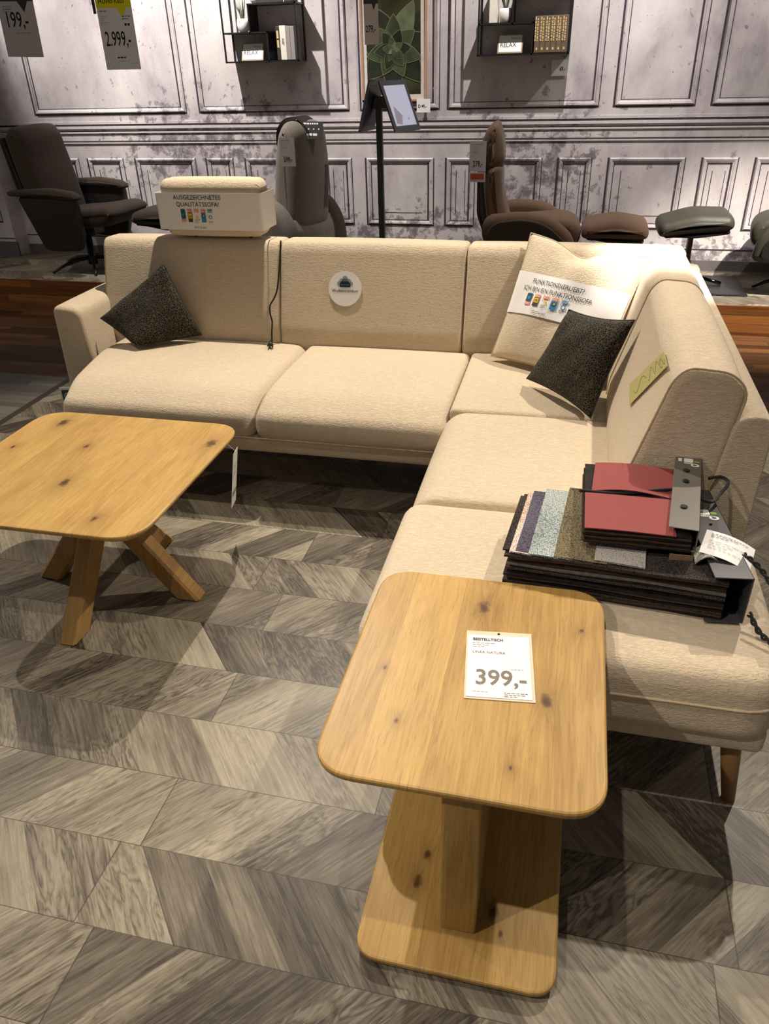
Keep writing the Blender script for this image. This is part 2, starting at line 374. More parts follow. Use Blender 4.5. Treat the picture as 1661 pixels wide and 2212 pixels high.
def spline(pts, n=8):
    P = [Vector(p) for p in pts]; out = []
    for i in range(len(P)-1):
        p0 = P[max(i-1, 0)]; p1 = P[i]; p2 = P[i+1]; p3 = P[min(i+2, len(P)-1)]
        for k in range(n):
            t = k/n; out.append(.5*((2*p1)+(p2-p0)*t+(2*p0-5*p1+4*p2-p3)*t*t+(3*p1-p0-3*p2+p3)*t**3))
    out.append(P[-1]); return out
def lathe(bm, prof, n=20, c=(0, 0, 0)):
    rings = [[bm.verts.new(V(c[0]+r*math.cos(2*PI*k/n), c[1]+r*math.sin(2*PI*k/n), c[2]+z)) for k in range(n)] for r, z in prof]
    for a, b in zip(rings, rings[1:]):
        for k in range(n): bm.faces.new((a[k], a[(k+1) % n], b[(k+1) % n], b[k]))
    bm.faces.new(rings[0]); bm.faces.new(rings[-1])
class Plane:
    """flat label surface: origin at its lower left, right and up vectors"""
    def __init__(s, o, r, u):
        s.o = Vector(o); s.r = Vector(r).normalized(); s.u = Vector(u); s.u = (s.u-s.r*s.u.dot(s.r)).normalized(); s.n = s.r.cross(s.u)
    def at(s, x, y, h=0): return s.o+s.r*x+s.u*y+s.n*h
def sheet(name, pl, x0, y0, x1, y1, mat, parent=None, th=.0006, h=0, pts=None, curve=None):
    bm = bmesh.new(); q = pts or [(x0, y0), (x1, y0), (x1, y1), (x0, y1)]
    f = pl.at if curve is None else curve
    if curve is not None and pts is None:
        nx, ny = 70, 20
        for hh in (h, h+th):
            g = [[bm.verts.new(f(x0+(x1-x0)*i/nx, y0+(y1-y0)*j/ny, hh)) for i in range(nx+1)] for j in range(ny+1)]
            for j in range(ny):
                for i in range(nx): bm.faces.new((g[j][i], g[j][i+1], g[j+1][i+1], g[j+1][i]))
        return bmobj(name, bm, mat, parent, True)
    a = [bm.verts.new(f(x, y, h)) for x, y in q]; b = [bm.verts.new(f(x, y, h+th)) for x, y in q]
    bm.faces.new(a); bm.faces.new(b)
    for i in range(len(q)): bm.faces.new((a[i], a[(i+1) % len(q)], b[(i+1) % len(q)], b[i]))
    return bmobj(name, bm, mat, parent)
def text(s, pl, x, y, size, mat, parent, h=.0012, align='LEFT', sx=1., bold=0., name='lettering', curve=None):
    cu = bpy.data.curves.new('t', 'FONT'); cu.body = s; cu.size = size; cu.align_x = align; cu.resolution_u = 3; cu.offset = bold
    ob = bpy.data.objects.new('t', cu); C.objects.link(ob)
    me = bpy.data.meshes.new_from_object(ob); bpy.data.objects.remove(ob); bpy.data.curves.remove(cu)
    f = pl.at if curve is None else curve
    if curve is not None:
        bm = bmesh.new(); bm.from_mesh(me); bmesh.ops.triangulate(bm, faces=bm.faces)
        bmesh.ops.subdivide_edges(bm, edges=[e for e in bm.edges if e.calc_length() > size*.2], cuts=2, use_grid_fill=True); bmesh.ops.triangulate(bm, faces=bm.faces); bm.to_mesh(me); bm.free()
    for v in me.vertices: v.co = f(x+v.co.x*sx, y+v.co.y, h)
    me.name = name; return link(name, me, mat, parent)
def disc(name, pl, x, y, r, mat, parent, h=.0008, n=28, ry=None, th=.0004, curve=None):
    return sheet(name, pl, 0, 0, 0, 0, mat, parent, th, h, [(x+r*math.cos(2*PI*k/n), y+(ry or r)*math.sin(2*PI*k/n)) for k in range(n)], curve)
def lines(pl, x, y, w, rows, gap, mat, parent, h=.001, curve=None, th=.3):
    """rows of small print as fine dashes"""
    bm = bmesh.new(); f = pl.at if curve is None else curve
    for k in range(rows):
        q = 0
        while q < w*(1-.25*((k*37) % 3)):
            l = gap*(.6+random.random()*1.2)
            vs = [bm.verts.new(f(x+a, y-k*gap+b, h)) for a, b in ((q, 0), (q+l, 0), (q+l, gap*th), (q, gap*th))]; bm.faces.new(vs); q += l+gap*.35
    return bmobj('small_print', bm, mat, parent)
def copy_tree(o, parent=None):
    c = o.copy(); C.objects.link(c)
    if parent: c.parent = parent
    for ch in o.children: copy_tree(ch, c)
    return c

# ------------------------------------------------------------------ setting
PH = .19; PY = 5.15; WY = 6.07
def struct(name, *a, **k): return tag(B(name, *a, **k), kind='structure')
def slab(name, mat, pts, z0, z1):
    bm = bmesh.new(); a = [bm.verts.new((x, y, z0)) for x, y in pts]; b = [bm.verts.new((x, y, z1)) for x, y in pts]
    bm.faces.new(a); bm.faces.new(b)
    for i in range(len(pts)): bm.faces.new((a[i], a[(i+1) % len(pts)], b[(i+1) % len(pts)], b[i]))
    return tag(bmobj(name, bm, mat), kind='structure')
slab('floor', 'floor', [(-2.82, -1.2), (3.4, -1.2), (3.4, 3.76), (-2.82, 3.76)], -.05, 0)
slab('floor_plank_aisle', 'greyplankx', [(-7, -1.2), (-2.86, -1.2), (-2.86, 3.76), (-7, 3.76)], -.05, 0)
slab('floor_profile_strip', 'metalstrip', [(-2.86, -1.2), (-2.82, -1.2), (-2.82, 3.76), (-2.86, 3.76)], -.05, .002)
slab('floor_brown_strip', 'brownplank', [(-7, 3.76), (3.4, 3.76), (3.4, PY), (-7, PY)], -.05, 0)
slab('floor_podium', 'podium', [(-7, PY+.02), (3.4, PY+.02), (3.4, WY), (-7, WY)], 0, PH)
struct('trim_1', 'riser', -7, 3.4, PY, PY+.02, 0, PH)
struct('wall_back', 'wall', -7, 3.4, WY, WY+.12, 0, 3.1)
wl = struct('wall_pilaster', 'wall', -7, -4.68, WY-.17, WY, PH, 3.1)
struct('baseboard_back', 'bboard', -4.68, 3.4, WY-.015, WY, PH, PH+.07)
struct('baseboard_left', 'bboard', -7, -4.66, WY-.19, WY-.17, PH, PH+.12)
wall = bpy.data.objects['wall_back']
def frame(x0, x1, z0, z1, w=.035, d=.012, parent=wall, y=WY, inner=True):
    """raised moulding with its dark printed outline"""
    bm = bmesh.new()
    prof = [(0, 0), (.25*w, d), (.6*w, d*.75), (.75*w, d*.35), (w, d*.2)]
    rings = []
    for q, h in prof: rings.append([bm.verts.new((a, y-h-.0005, b)) for a, b in ((x0+q, z0+q), (x1-q, z0+q), (x1-q, z1-q), (x0+q, z1-q))])
    for a, b in zip(rings, rings[1:]):
        for i in range(4): bm.faces.new((a[i], a[(i+1) % 4], b[(i+1) % 4], b[i]))
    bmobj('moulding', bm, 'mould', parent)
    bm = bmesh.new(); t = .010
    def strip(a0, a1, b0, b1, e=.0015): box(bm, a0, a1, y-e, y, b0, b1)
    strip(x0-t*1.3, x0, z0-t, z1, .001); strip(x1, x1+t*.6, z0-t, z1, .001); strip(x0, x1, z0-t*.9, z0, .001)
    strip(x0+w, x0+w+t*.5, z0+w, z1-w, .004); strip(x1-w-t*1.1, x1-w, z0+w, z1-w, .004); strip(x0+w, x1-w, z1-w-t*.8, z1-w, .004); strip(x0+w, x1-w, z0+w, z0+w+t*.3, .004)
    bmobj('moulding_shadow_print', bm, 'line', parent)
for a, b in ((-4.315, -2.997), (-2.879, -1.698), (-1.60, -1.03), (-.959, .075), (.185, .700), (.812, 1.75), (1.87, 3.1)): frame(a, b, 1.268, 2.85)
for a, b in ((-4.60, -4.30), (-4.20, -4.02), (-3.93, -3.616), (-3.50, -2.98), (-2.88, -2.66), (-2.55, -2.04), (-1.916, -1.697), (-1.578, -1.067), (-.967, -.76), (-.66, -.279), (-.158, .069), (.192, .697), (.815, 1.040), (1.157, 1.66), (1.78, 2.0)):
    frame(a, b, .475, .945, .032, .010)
    if b-a > .2:
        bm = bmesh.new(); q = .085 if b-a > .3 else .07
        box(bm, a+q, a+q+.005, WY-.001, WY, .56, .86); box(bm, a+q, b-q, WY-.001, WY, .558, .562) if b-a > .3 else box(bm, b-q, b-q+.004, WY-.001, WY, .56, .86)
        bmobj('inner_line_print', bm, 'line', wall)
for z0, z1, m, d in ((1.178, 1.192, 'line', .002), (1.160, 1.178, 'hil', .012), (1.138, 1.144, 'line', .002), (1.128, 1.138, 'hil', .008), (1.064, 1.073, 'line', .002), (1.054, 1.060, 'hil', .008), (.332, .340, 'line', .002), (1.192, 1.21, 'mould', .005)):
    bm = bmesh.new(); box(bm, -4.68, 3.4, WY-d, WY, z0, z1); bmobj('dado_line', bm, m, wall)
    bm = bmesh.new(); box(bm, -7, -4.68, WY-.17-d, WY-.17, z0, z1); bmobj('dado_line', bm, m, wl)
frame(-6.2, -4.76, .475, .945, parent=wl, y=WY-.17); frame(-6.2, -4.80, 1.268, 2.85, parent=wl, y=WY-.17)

# ------------------------------------------------------------------ sofa
sofa = thing('corner_sofa', 'large cream boucle L-shaped corner sofa with high back cushions', 'sofa', (0, 0, 0))
FX = lambda u, v, a: V(a, u, v)      # profile (y,z) swept along x
FY = lambda u, v, a: V(u, a, v)      # profile (x,z) swept along y
def cushion(name, prof, fr, a0, a1, r=.03, crown=.006, sub=6, steps=12, mat='sofa', parent=sofa, pipe=None, warp=None):
    bm = bmesh.new(); pr = [V(*p) for p in smoothclosed([V(*p) for p in prof], sub)] if sub else prof
    pr = [Vector((p[0], p[1])) for p in pr]
    loft(bm, pr, fr, a0, a1, r, crown, steps, warp=warp); o = bmobj(name, bm, mat, parent, True)
    if pipe:
        for a in pipe:
            bm = bmesh.new(); ins = inset(pr, -.001); tube(bm, [(warp or (lambda q: q))(fr(p.x, p.y, a)) for p in ins], .0035, 6, True); bmobj('piping', bm, 'sofapipe', o, True)
    return o
back = roundpoly([V(3.275, .40), V(3.272, .50), V(3.375, .860), V(3.40, .888), V(3.535, .882), V(3.575, .84), V(3.57, .60), V(3.55, .40)], [.03, .10, .10, .05, .06, .05, .05, .03], 6)
for a, b, w in ((-2.205, -1.303, 0), (-1.299, -.446, 0), (-.442, .455, 0)):
    cushion('back_cushion', back, FX, a-.001, b+.001, .02, .004, 0, 14)
backR = [V(.182, .40), V(.182, .50), V(.285, .862), V(.318, .898), V(.425, .890), V(.470, .845), V(.440, .60), V(.43, .40)]
backRp = roundpoly(backR, [.06, .10, .09, .09, .09, .09, .06, .06], 6)
cushion('back_cushion', backRp, FY, 2.885, 3.50, .04, .004, 0, 12)
cushion('back_cushion', backRp, FY, 1.965, 2.880, .020, .006, 0, 14, pipe=(1.972, 2.873))
# seats
def seatprof(f, b, z0=.285, top=.445, back_r=.03):
    return roundpoly([V(f+.035, z0), V(f-.008, z0+.035), V(f, top-.05), V(f+.13, top+.005), V((f+b)/2, top+.010), V(b, top), V(b, z0)], [.03, .05, .10, .12, .2, back_r, .02], 6)
s1 = seatprof(2.56, 3.36)
def taper(q):
    w = max(0, min(1, (3.06-q.y)/.45)); return V(q.x+.095*w*max(0, min(1, (-1.75-q.x)/.38)), q.y, q.z)
cushion('seat_cushion', s1, FX, -2.135, -1.169, .055, .004, 0, 16, warp=taper)
cushion('seat_cushion', s1, FX, -1.165, -.400, .03, .004, 0, 14)
flat = roundpoly([V(2.63, .285), V(2.63, .452), V(3.36, .452), V(3.36, .285)], .022, 5)
cushion('seat_cushion', flat, FX, -.396, .30, .02, .004, 0, 12)
def warpL(q): return q
sR = roundpoly([V(-.405+.02, .285), V(-.415, .32), V(-.412, .40), V(-.355, .452), V(-.1, .456), V(.30, .452), V(.30, .285)], [.02, .04, .06, .08, .1, .02, .02], 6)
cushion('seat_cushion', sR, FY, 1.955, 2.622, .022, .003, 0, 12)
# end seat : rounded box with soft front
def rbox(name, x0, x1, y0, y1, z0, z1, r, rc, mat, parent, crown=0, nx=18):
    """box with rounded vertical corners rc (plan) and soft edges r"""
    pl = []
    q = roundpoly([V(x0, y0), V(x1, y0), V(x1, y1), V(x0, y1)], rc, 8)
    bm = bmesh.new(); rings = []
    st = [(r*(1-math.sin(k/6*PI/2)), r*(1-math.cos(k/6*PI/2))) for k in range(7)]   # (inset, height)
    lv = [(i, z0+h) for i, h in st]+[(0, z0+(z1-z0)*.5)]+[(i, z1-h) for i, h in reversed(st)]
    rb = min(r, (z1-z0)*.45)
    for i, z in lv: rings.append([bm.verts.new((p.x, p.y, z)) for p in inset(q, i)])
    n = len(q)
    for a, b in zip(rings, rings[1:]):
        for i in range(n): bm.faces.new((a[i], a[(i+1) % n], b[(i+1) % n], b[i]))
    # crowned top
    c = V((x0+x1)/2, (y0+y1)/2, 0); last = rings[-1]
    for t in (.85, .6, .3):
        ring = [bm.verts.new((c.x+(v.co.x-c.x)*t/1., c.y+(v.co.y-c.y)*t, z1+crown*(1-t*t))) for v in rings[-1]] if last is rings[-1] else [bm.verts.new((c.x+(v.co.x-c.x)*t, c.y+(v.co.y-c.y)*t, z1+crown*(1-t*t))) for v in rings[-1]]
        for i in range(n): bm.faces.new((last[i], last[(i+1) % n], ring[(i+1) % n], ring[i]))
        last = ring
    cv = bm.verts.new((c.x, c.y, z1+crown))
    for i in range(n): bm.faces.new((last[i], last[(i+1) % n], cv))
    bm.faces.new(rings[0]); return bmobj(name, bm, mat, parent, True)
es = rbox('seat_cushion', -.418, .548, 1.315, 1.950, .265, .452, .045, [.07, .11, .11, .07], 'sofa', sofa, .006)
bm = bmesh.new(); q = roundpoly([V(-.419, 1.314), V(.549, 1.314), V(.549, 1.951), V(-.419, 1.951)], [.07, .11, .11, .07], 8)
tube(bm, [(p.x, p.y, .372) for p in q], .0035, 6, True); bmobj('piping', bm, 'sofapipe', es, True)
# base frame under the seats
bm = bmesh.new(); box(bm, -2.00, .30, 2.60, 3.60, .215, .292, .02, 3); box(bm, -.385, .53, 1.345, 3.60, .213, .290, .02, 3)
bmobj('base_frame', bm, 'sofa', sofa, True)
# outer shells
bm = bmesh.new(); pr = roundpoly([V(3.52, .215), V(3.55, .78), V(3.66, .78), V(3.655, .215)], [.01, .02, .03, .02], 4); loft(bm, pr, FX, -2.20, .545, .012, 0, 6)
bmobj('back_shell', bm, 'sofa', sofa, True)
pr = roundpoly([V(.385, .215), V(.455, .775), V(.552, .785), V(.547, .45), V(.545, .215)], [.03, .04, .05, .05, .04], 4)
bm = bmesh.new(); loft(bm, pr, FY, 1.958, 3.655, .008, 0, 6); sh = bmobj('side_shell', bm, 'sofa', sofa, True)
bm = bmesh.new(); tube(bm, [(p.x, 1.962, p.y) for p in inset(pr, .012)], .003, 6, True); bmobj('piping', bm, 'sofapipe', sh, True)
# left arm
pr = roundpoly([V(-2.335, .2), V(-2.325, .652), V(-2.185, .640), V(-2.150, .2)], [.02, .045, .045, .02], 6)
bm = bmesh.new(); loft(bm, pr, FY, 3.045, 3.655, .022, .002, 8); arm = bmobj('armrest', bm, 'sofa', sofa, True)
bm = bmesh.new(); tube(bm, [(p.x, 3.056, p.y) for p in inset(pr, .008)], .003, 6, True); bmobj('piping', bm, 'sofapipe', arm, True)
for x, y, dx, dy in ((.475, 1.42, .03, -.02), (-.34, 1.42, -.02, -.02), (-.33, 2.66, -.02, -.02), (-1.95, 2.68, -.03, -.02), (-2.02, 3.52, -.03, .02), (.46, 3.52, .02, .02)):
    bm = bmesh.new(); tube(bm, [(x, y, .218), (x+dx, y+dy, 0)], .03, 16, rfun=lambda t: .027-.011*t); bmobj('leg', bm, 'beech', sofa, True)
# zipper care label (small tag at the outer seat side)
# ------------------------------------------------------------------ headrest with banner
hd = thing('headrest', 'cream boucle headrest standing on top of the left back cushion', 'headrest', (0, 0, 0))
hp = roundpoly([V(3.40, .905), V(3.385, .93), V(3.375, 1.12), V(3.40, 1.148), V(3.50, 1.145), V(3.52, 1.11), V(3.515, .93), V(3.49, .905)], [.02, .03, .04, .03, .03, .03, .03, .02], 5)
cushion('pad', hp, FX, -1.862, -1.378, .035, .004, 0, 12, parent=hd)
for x in (-1.75, -1.47):
    bm = bmesh.new(); tube(bm, [(x, 3.46, .86), (x, 3.46, .93)], .008, 10); bmobj('post', bm, 'black', hd, True)
def stickers(pl, x, y, w, parent, curve=None, hr=.5):
    """row of five quality seals"""
    hgt = w*hr; g = w/5; sw = g*.66
    cols = [('teal', 'orange', 0), ('orange', 'ylw3', 1), ('orange', 'paper', 2), ('orange', 'blue', 3), ('blue', 'paper', 4)]
    for i, (a, b, k) in enumerate(cols):
        X = x+i*g
        kw = dict(curve=curve)
        def r(n, x0, y0, x1, y1, m, h=.0012): sheet(n, pl, X+x0*sw, y+y0*hgt, X+x1*sw, y+y1*hgt, m, parent, .0002, h, pts=[(X+x0*sw, y+y0*hgt), (X+x1*sw, y+y0*hgt), (X+x1*sw, y+y1*hgt), (X+x0*sw, y+y1*hgt)], curve=curve)
        if k == 0: r('seal', 0, .42, 1, 1, 'teal'); disc('seal_mark', pl, X+.5*sw, y+.68*hgt, .28*sw, 'blue', parent, .0018, 14, curve=curve); r('seal', 0, .2, 1, .40, 'orange'); text('RAL', pl, X+.06*sw, y+.23*hgt, sw*.46, 'paper', parent, .002, curve=curve)
        else:
            r('seal', 0, .80, 1, 1, 'orange' if k < 4 else 'blue'); text('RAL' if k < 4 else 'DGM', pl, X+.06*sw, y+.83*hgt, sw*.44, 'paper', parent, .002, curve=curve)
            if k == 1: r('seal', 0, .2, 1, .79, 'dark'); r('seal', .1, .42, .9, .75, 'ylw3', .0018); text('M', pl, X+.25*sw, y+.47*hgt, sw*.6, 'ink', parent, .0024, curve=curve)
            if k == 2: text('A', pl, X+.3*sw, y+.44*hgt, sw*.85, 'ylw3', parent, .0018, bold=.0004, curve=curve); lines(pl, X, y+.34*hgt, sw, 3, hgt*.09, 'ink', parent, .0018, curve)
            if k == 3: r('seal', 0, .2, 1, .79, 'blue'); disc('seal_mark', pl, X+.5*sw, y+.58*hgt, .3*sw, 'teal', parent, .0018, 14, curve=curve); disc('seal_mark', pl, X+.55*sw, y+.60*hgt, .16*sw, 'ylw3', parent, .0022, 12, curve=curve)
            if k == 4: disc('seal_mark', pl, X+.5*sw, y+.52*hgt, .36*sw, 'blue', parent, .0018, 16, curve=curve); disc('seal_mark', pl, X+.5*sw, y+.52*hgt, .22*sw, 'paper', parent, .0022, 14, curve=curve); lines(pl, X, y+.26*hgt, sw, 2, hgt*.09, 'ink', parent, .0018, curve)
bn = thing('paper_banner', 'white paper banner reading AUSGEZEICHNETES QUALITÄTSSOFA wrapped round the headrest', 'banner', (0, 0, 0))
bm = bmesh.new(); rings = []
q = roundpoly([V(-1.872, 3.357), V(-1.362, 3.357), V(-1.362, 3.53), V(-1.872, 3.53)], .012, 3)
for off in (0, .0012):
    rings.append([[bm.verts.new((p.x, p.y+(.0 if z > 1 else 0), z)) for p in inset(q, -off)] for z in (.938, 1.095)])
for lo, hi in rings:
    for i in range(len(q)): bm.faces.new((lo[i], lo[(i+1) % len(q)], hi[(i+1) % len(q)], hi[i]))
for k in (0, 1):
    a, b = rings[0][k], rings[1][k]
    for i in range(len(q)): bm.faces.new((a[i], a[(i+1) % len(q)], b[(i+1) % len(q)], b[i]))
bmobj('paper_band', bm, 'paper', bn)
pl = Plane((-1.872, 3.3557, .938), (1, 0, 0), (0, 0, 1))
text('AUSGEZEICHNETES', pl, .205, .130, .0265, 'ink', bn, align='CENTER'); text('QUALITÄTSSOFA!', pl, .205, .101, .0265, 'ink', bn, align='CENTER')
stickers(pl, .118, .020, .165, bn, hr=.42); text('#1927', pl, .205, .006, .011, 'ink', bn); lines(pl, .175, .013, .026, 2, .005, 'ink', bn)

# ------------------------------------------------------------------ pillows
class Pillow:
    def __init__(s, BL, BR, TR, TL, th, pinch=.06, wr=0, seed=0, flip=1):
        s.c = [Vector(p) for p in (BL, BR, TR, TL)]; s.th = th; s.pinch = pinch; s.wr = wr; s.seed = seed
        s.n = (s.c[1]-s.c[0]).cross(s.c[3]-s.c[0]).normalized()*flip
    def base(s, u, v):
        # concave outline
        k = s.pinch; uu = u*2-1; vv = v*2-1
        a = uu*(1-k*(1-vv*vv)); b = vv*(1-k*(1-uu*uu)); a = (a+1)/2; b = (b+1)/2
        return s.c[0]*(1-a)*(1-b)+s.c[1]*a*(1-b)+s.c[2]*a*b+s.c[3]*(1-a)*b
    def hgt(s, u, v):
        uu = abs(u*2-1); vv = abs(v*2-1)
        h = (max(0, 1-uu**2.6)*max(0, 1-vv**2.6))**.5
        w = s.wr*(math.sin(7*u+3*v+s.seed)*math.cos(5*v-2*u+s.seed*2)+.6*math.sin(13*u-9*v+s.seed))
        return s.th*h*(1+w)
    def pt(s, u, v, side=1, off=0): return s.base(u, v)+s.n*side*(s.hgt(u, v)+off)
    def build(s, name, mat, parent, n=36):
        bm = bmesh.new(); g = {}
        for side in (1, -1):
            for j in range(n+1):
                for i in range(n+1):
                    e = i in (0, n) or j in (0, n)
                    if e and side == -1: g[side, i, j] = g[1, i, j]; continue
                    g[side, i, j] = bm.verts.new(s.pt(i/n, j/n, side))
            for j in range(n):
                for i in range(n): bm.faces.new((g[side, i, j], g[side, i+1, j], g[side, i+1, j+1], g[side, i, j+1]))
        return bmobj(name, bm, mat, parent, True)
    def seam(s, mat, parent, r=.003, n=20):
        bm = bmesh.new(); e = [(i/n, 0) for i in range(n)]+[(1, i/n) for i in range(n)]+[(1-i/n, 1) for i in range(n)]+[(0, 1-i/n) for i in range(n)]
        tube(bm, [s.base(u, v) for u, v in e], r, 6, True); return bmobj('seam', bm, mat, parent, True)
P1 = Pillow((-.300, 3.175, .475), (.150, 2.905, .470), (.300, 3.215, .895), (-.178, 3.395, .945), .060, .05, .10, 1.0)
class PC(Pillow):
    def hgt(s, u, v):
        h = Pillow.hgt(s, u, v)
        # karate chop dent at the top middle
        d = math.exp(-((u-.47)/.10)**2)*math.exp(-((1-v)/.14)**2); return h*(1-.75*d)
    def base(s, u, v):
        p = Pillow.base(s, u, v); d = math.exp(-((u-.47)/.16)**2)*max(0, v-.82)/.18
        return p-V(0, 0, .045)*d*v
P1.__class__ = PC
t = thing('cream_pillow', 'large cream boucle pillow leaning in the corner of the sofa', 'pillow', (0, 0, 0))
P1.build('pillow_body', 'cream', t); P1.seam('sofapipe', t)
bn = thing('paper_banner', 'white paper banner reading FUNKTIONSVERLIEBT wrapped round the cream pillow', 'banner', (0, 0, 0))
PW = .50
def cv(x, y, h): return P1.pt(min(max(x/PW, 0.0), 1.), min(max(y/PW, 0), 1), 1, h+.001)
def cvb(x, y, h): return P1.pt(x/PW, y/PW, -1, h+.001)
BW = dict(th=.0008, h=.003)
sheet('paper_band', None, 0.001, .182, .499, .348, 'paper', bn, curve=cv, **BW)
sheet('paper_band_back', None, 0.001, .182, .499, .348, 'paper', bn, curve=cvb, **BW)
text('FUNKTIONSVERLIEBT?', None, .220, .309, .0262, 'ink', bn, .0075, 'CENTER', .90, curve=cv)
text('ICH BIN EIN FUNKTIONSSOFA', None, .225, .277, .0262, 'ink', bn, .0075, 'CENTER', .88, curve=cv)
stickers(None, .100, .208, .205, bn, curve=lambda x, y, h: cv(x, y, h+.006), hr=.29); text('#1927', None, .185, .191, .012, 'ink', bn, .0075, curve=cv); lines(None, .150, .198, .03, 2, .006, 'ink', bn, .0075, cv)
P2 = Pillow((-.130, 2.910, .485), (.120, 2.570, .480), (.232, 2.700, .800), (.008, 2.925, .762), .052, .09, .08, 2.2)
t = thing('spotted_pillow', 'dark leopard-spotted velvet pillow leaning against the cream pillow', 'pillow', (0, 0, 0), group=None)
P2.build('pillow_body', 'leopard', t); P2.seam('black', t, .0025)
P3 = Pillow((-1.925, 3.045, .480), (-1.680, 3.235, .482), (-1.835, 3.265, .800), (-2.135, 3.130, .575), .055, .035, .12, .4)
t = thing('spotted_pillow', 'dark spotted velvet pillow tilted against the left armrest', 'pillow', (0, 0, 0))
P3.build('pillow_body', 'leopard', t); P3.seam('black', t, .0025)

# ------------------------------------------------------------------ round sign on back cushion
ang = Vector((0, .11, .36)).normalized()
t = thing('round_sign', 'round white card with cloud and sofa icon on the middle back cushion', 'sign', (0, 0, 0))
pl = Plane((-.985, 3.3235, .703), (1, 0, 0), Vector((0, .103, .36)))
disc('card', pl, 0, 0, .077, 'paper', t, 0, 48, th=.002)
for x, y, r in ((0, .042, .013), (-.017, .032, .011), (.017, .032, .011), (-.028, .022, .009), (.028, .022, .009), (0, .028, .016)): disc('cloud_print', pl, x, y, r, 'cloud', t, .0025)
for q in ([(-.017, .018), (.017, .018), (.021, .022), (.018, .031), (-.018, .031), (-.021, .022)], [(-.025, .006), (.025, .006), (.025, .024), (.020, .024), (.018, .015), (-.018, .015), (-.020, .024), (-.025, .024)]):
    sheet('sofa_print', pl, 0, 0, 0, 0, 'navy', t, .0003, .0033, q)
text('Wolkencomfort', pl, 0, -.016, .0185, 'navy', t, .003, 'CENTER', bold=.0002)

# ------------------------------------------------------------------ power cable
t = thing('power_cable', 'black power cable with plug hanging between the back cushions', 'cable', (0, 0, 0))
pts = spline([(-1.301, 3.40, .89), (-1.301, 3.36, .80), (-1.306, 3.315, .70), (-1.318, 3.300, .66), (-1.337, 3.280, .625), (-1.337, 3.270, .59), (-1.328, 3.262, .555), (-1.330, 3.25, .51), (-1.328, 3.235, .475)])
bm = bmesh.new(); tube(bm, pts, .004, 8); bmobj('cord', bm, 'blackplastic', t, True)
bm = bmesh.new(); tube(bm, [(-1.328, 3.236, .478), (-1.322, 3.205, .470), (-1.317, 3.180, .468)], .01, 12, rfun=lambda q: .006+.008*q); bmobj('plug', bm, 'blackplastic', t, True)
for dx in (-.007, .007):
    bm = bmesh.new(); tube(bm, [(-1.317+dx, 3.180, .468), (-1.313+dx, 3.162, .466)], .0022, 8); bmobj('pin', bm, 'brass', t, True)

# ------------------------------------------------------------------ labels on the sofa
t = thing('yellow_label', 'pale yellow handwritten label stuck on the right back cushion', 'label', (0, 0, 0))
dn = Vector((.285-.182, 0, .862-.50)).normalized()
pl = Plane((.2165, 2.415, .660), V(0, -1, 0)*1+V(0, 0, 0), dn)
# label runs along the cushion, long axis rising towards its far top
a, b_, c_, d_ = V(.229, 2.415, .672), V(.225, 2.275, .658), V(.286, 2.055, .868), V(.286, 2.175, .868)
pl = Plane(a, b_-a, d_-a); nn = pl.n if pl.n.x < 0 else -pl.n
bm = bmesh.new(); q = [bm.verts.new(p+nn*.010) for p in (a, b_, c_, d_)]; q2 = [bm.verts.new(p+nn*.0108) for p in (a, b_, c_, d_)]
bm.faces.new(q); bm.faces.new(q2)
for i in range(4): bm.faces.new((q[i], q[(i+1) % 4], q2[(i+1) % 4], q2[i]))
bmobj('paper', bm, 'yellow2', t)
for k, (s0, s1, amp) in enumerate(((.12, .5, .25), (.55, .72, .3), (.72, .9, .3), (.86, .98, .25))):
    bm = bmesh.new(); pts = []
    for i in range(13):
        w = i/12; s = s0+(s1-s0)*w; e = .5+amp*math.sin(w*2*PI+k); p = (a.lerp(d_, s)).lerp(b_.lerp(c_, s), e); pts.append(p+nn*.0112)
    tube(bm, pts, .0009, 5); bmobj('handwriting', bm, 'inkgrey', t)
t = thing('quality_tag', 'small dark and orange quality tag hanging at the left end of the sofa seat', 'tag', (0, 0, 0))
pl = Plane((-2.120, 2.70, .290), (1, .25, 0), (.02, 0, 1))
sheet('card', pl, 0, 0, .052, .11, 'paper', t, .0012); sheet('dark_print', pl, .006, .042, .050, .098, 'teal', t, .0003, .0015); disc('ring_print', pl, .03, .070, .016, 'papergrey', t, .002); disc('ring_print', pl, .033, .070, .013, 'teal', t, .0025)
sheet('orange_print', pl, .006, .006, .050, .038, 'redorange', t, .0003, .0015); text('RAL', pl, .009, .013, .021, 'paper', t, .0022)

# ------------------------------------------------------------------ side table
st = thing('side_table', 'oak side table with rounded square top and price card in the foreground', 'side table', (-.11, 1.18, 0))
def rtop(name, x0, x1, y0, y1, z0, z1, rc, bev, under, mat, parent, loc):
    q = roundpoly([V(x0, y0), V(x1, y0), V(x1, y1), V(x0, y1)], rc, 10)
    lv = [(under, z0), (bev, z0+(z1-z0)*.55), (bev*.3, z1-(z1-z0)*.25), (0, z1-(z1-z0)*.35), (bev*.15, z1-.0025), (bev*.15+.003, z1)]
    lv = [(under, z0), (under*.35, z0+(z1-z0)*.35), (.001, z0+(z1-z0)*.62), (0, z1-.005), (.0015, z1-.0015), (.005, z1)]
    bm = bmesh.new(); rings = [[bm.verts.new(V(p.x, p.y, z)-V(*loc)) for p in inset(q, i)] for i, z in lv]; n = len(q)
    for a, b in zip(rings, rings[1:]):
        for i in range(n): bm.faces.new((a[i], a[(i+1) % n], b[(i+1) % n], b[i]))
    bm.faces.new(rings[0]); bm.faces.new(rings[-1]); o = bmobj(name, bm, mat, parent)
    o.location = (0, 0, 0); return o
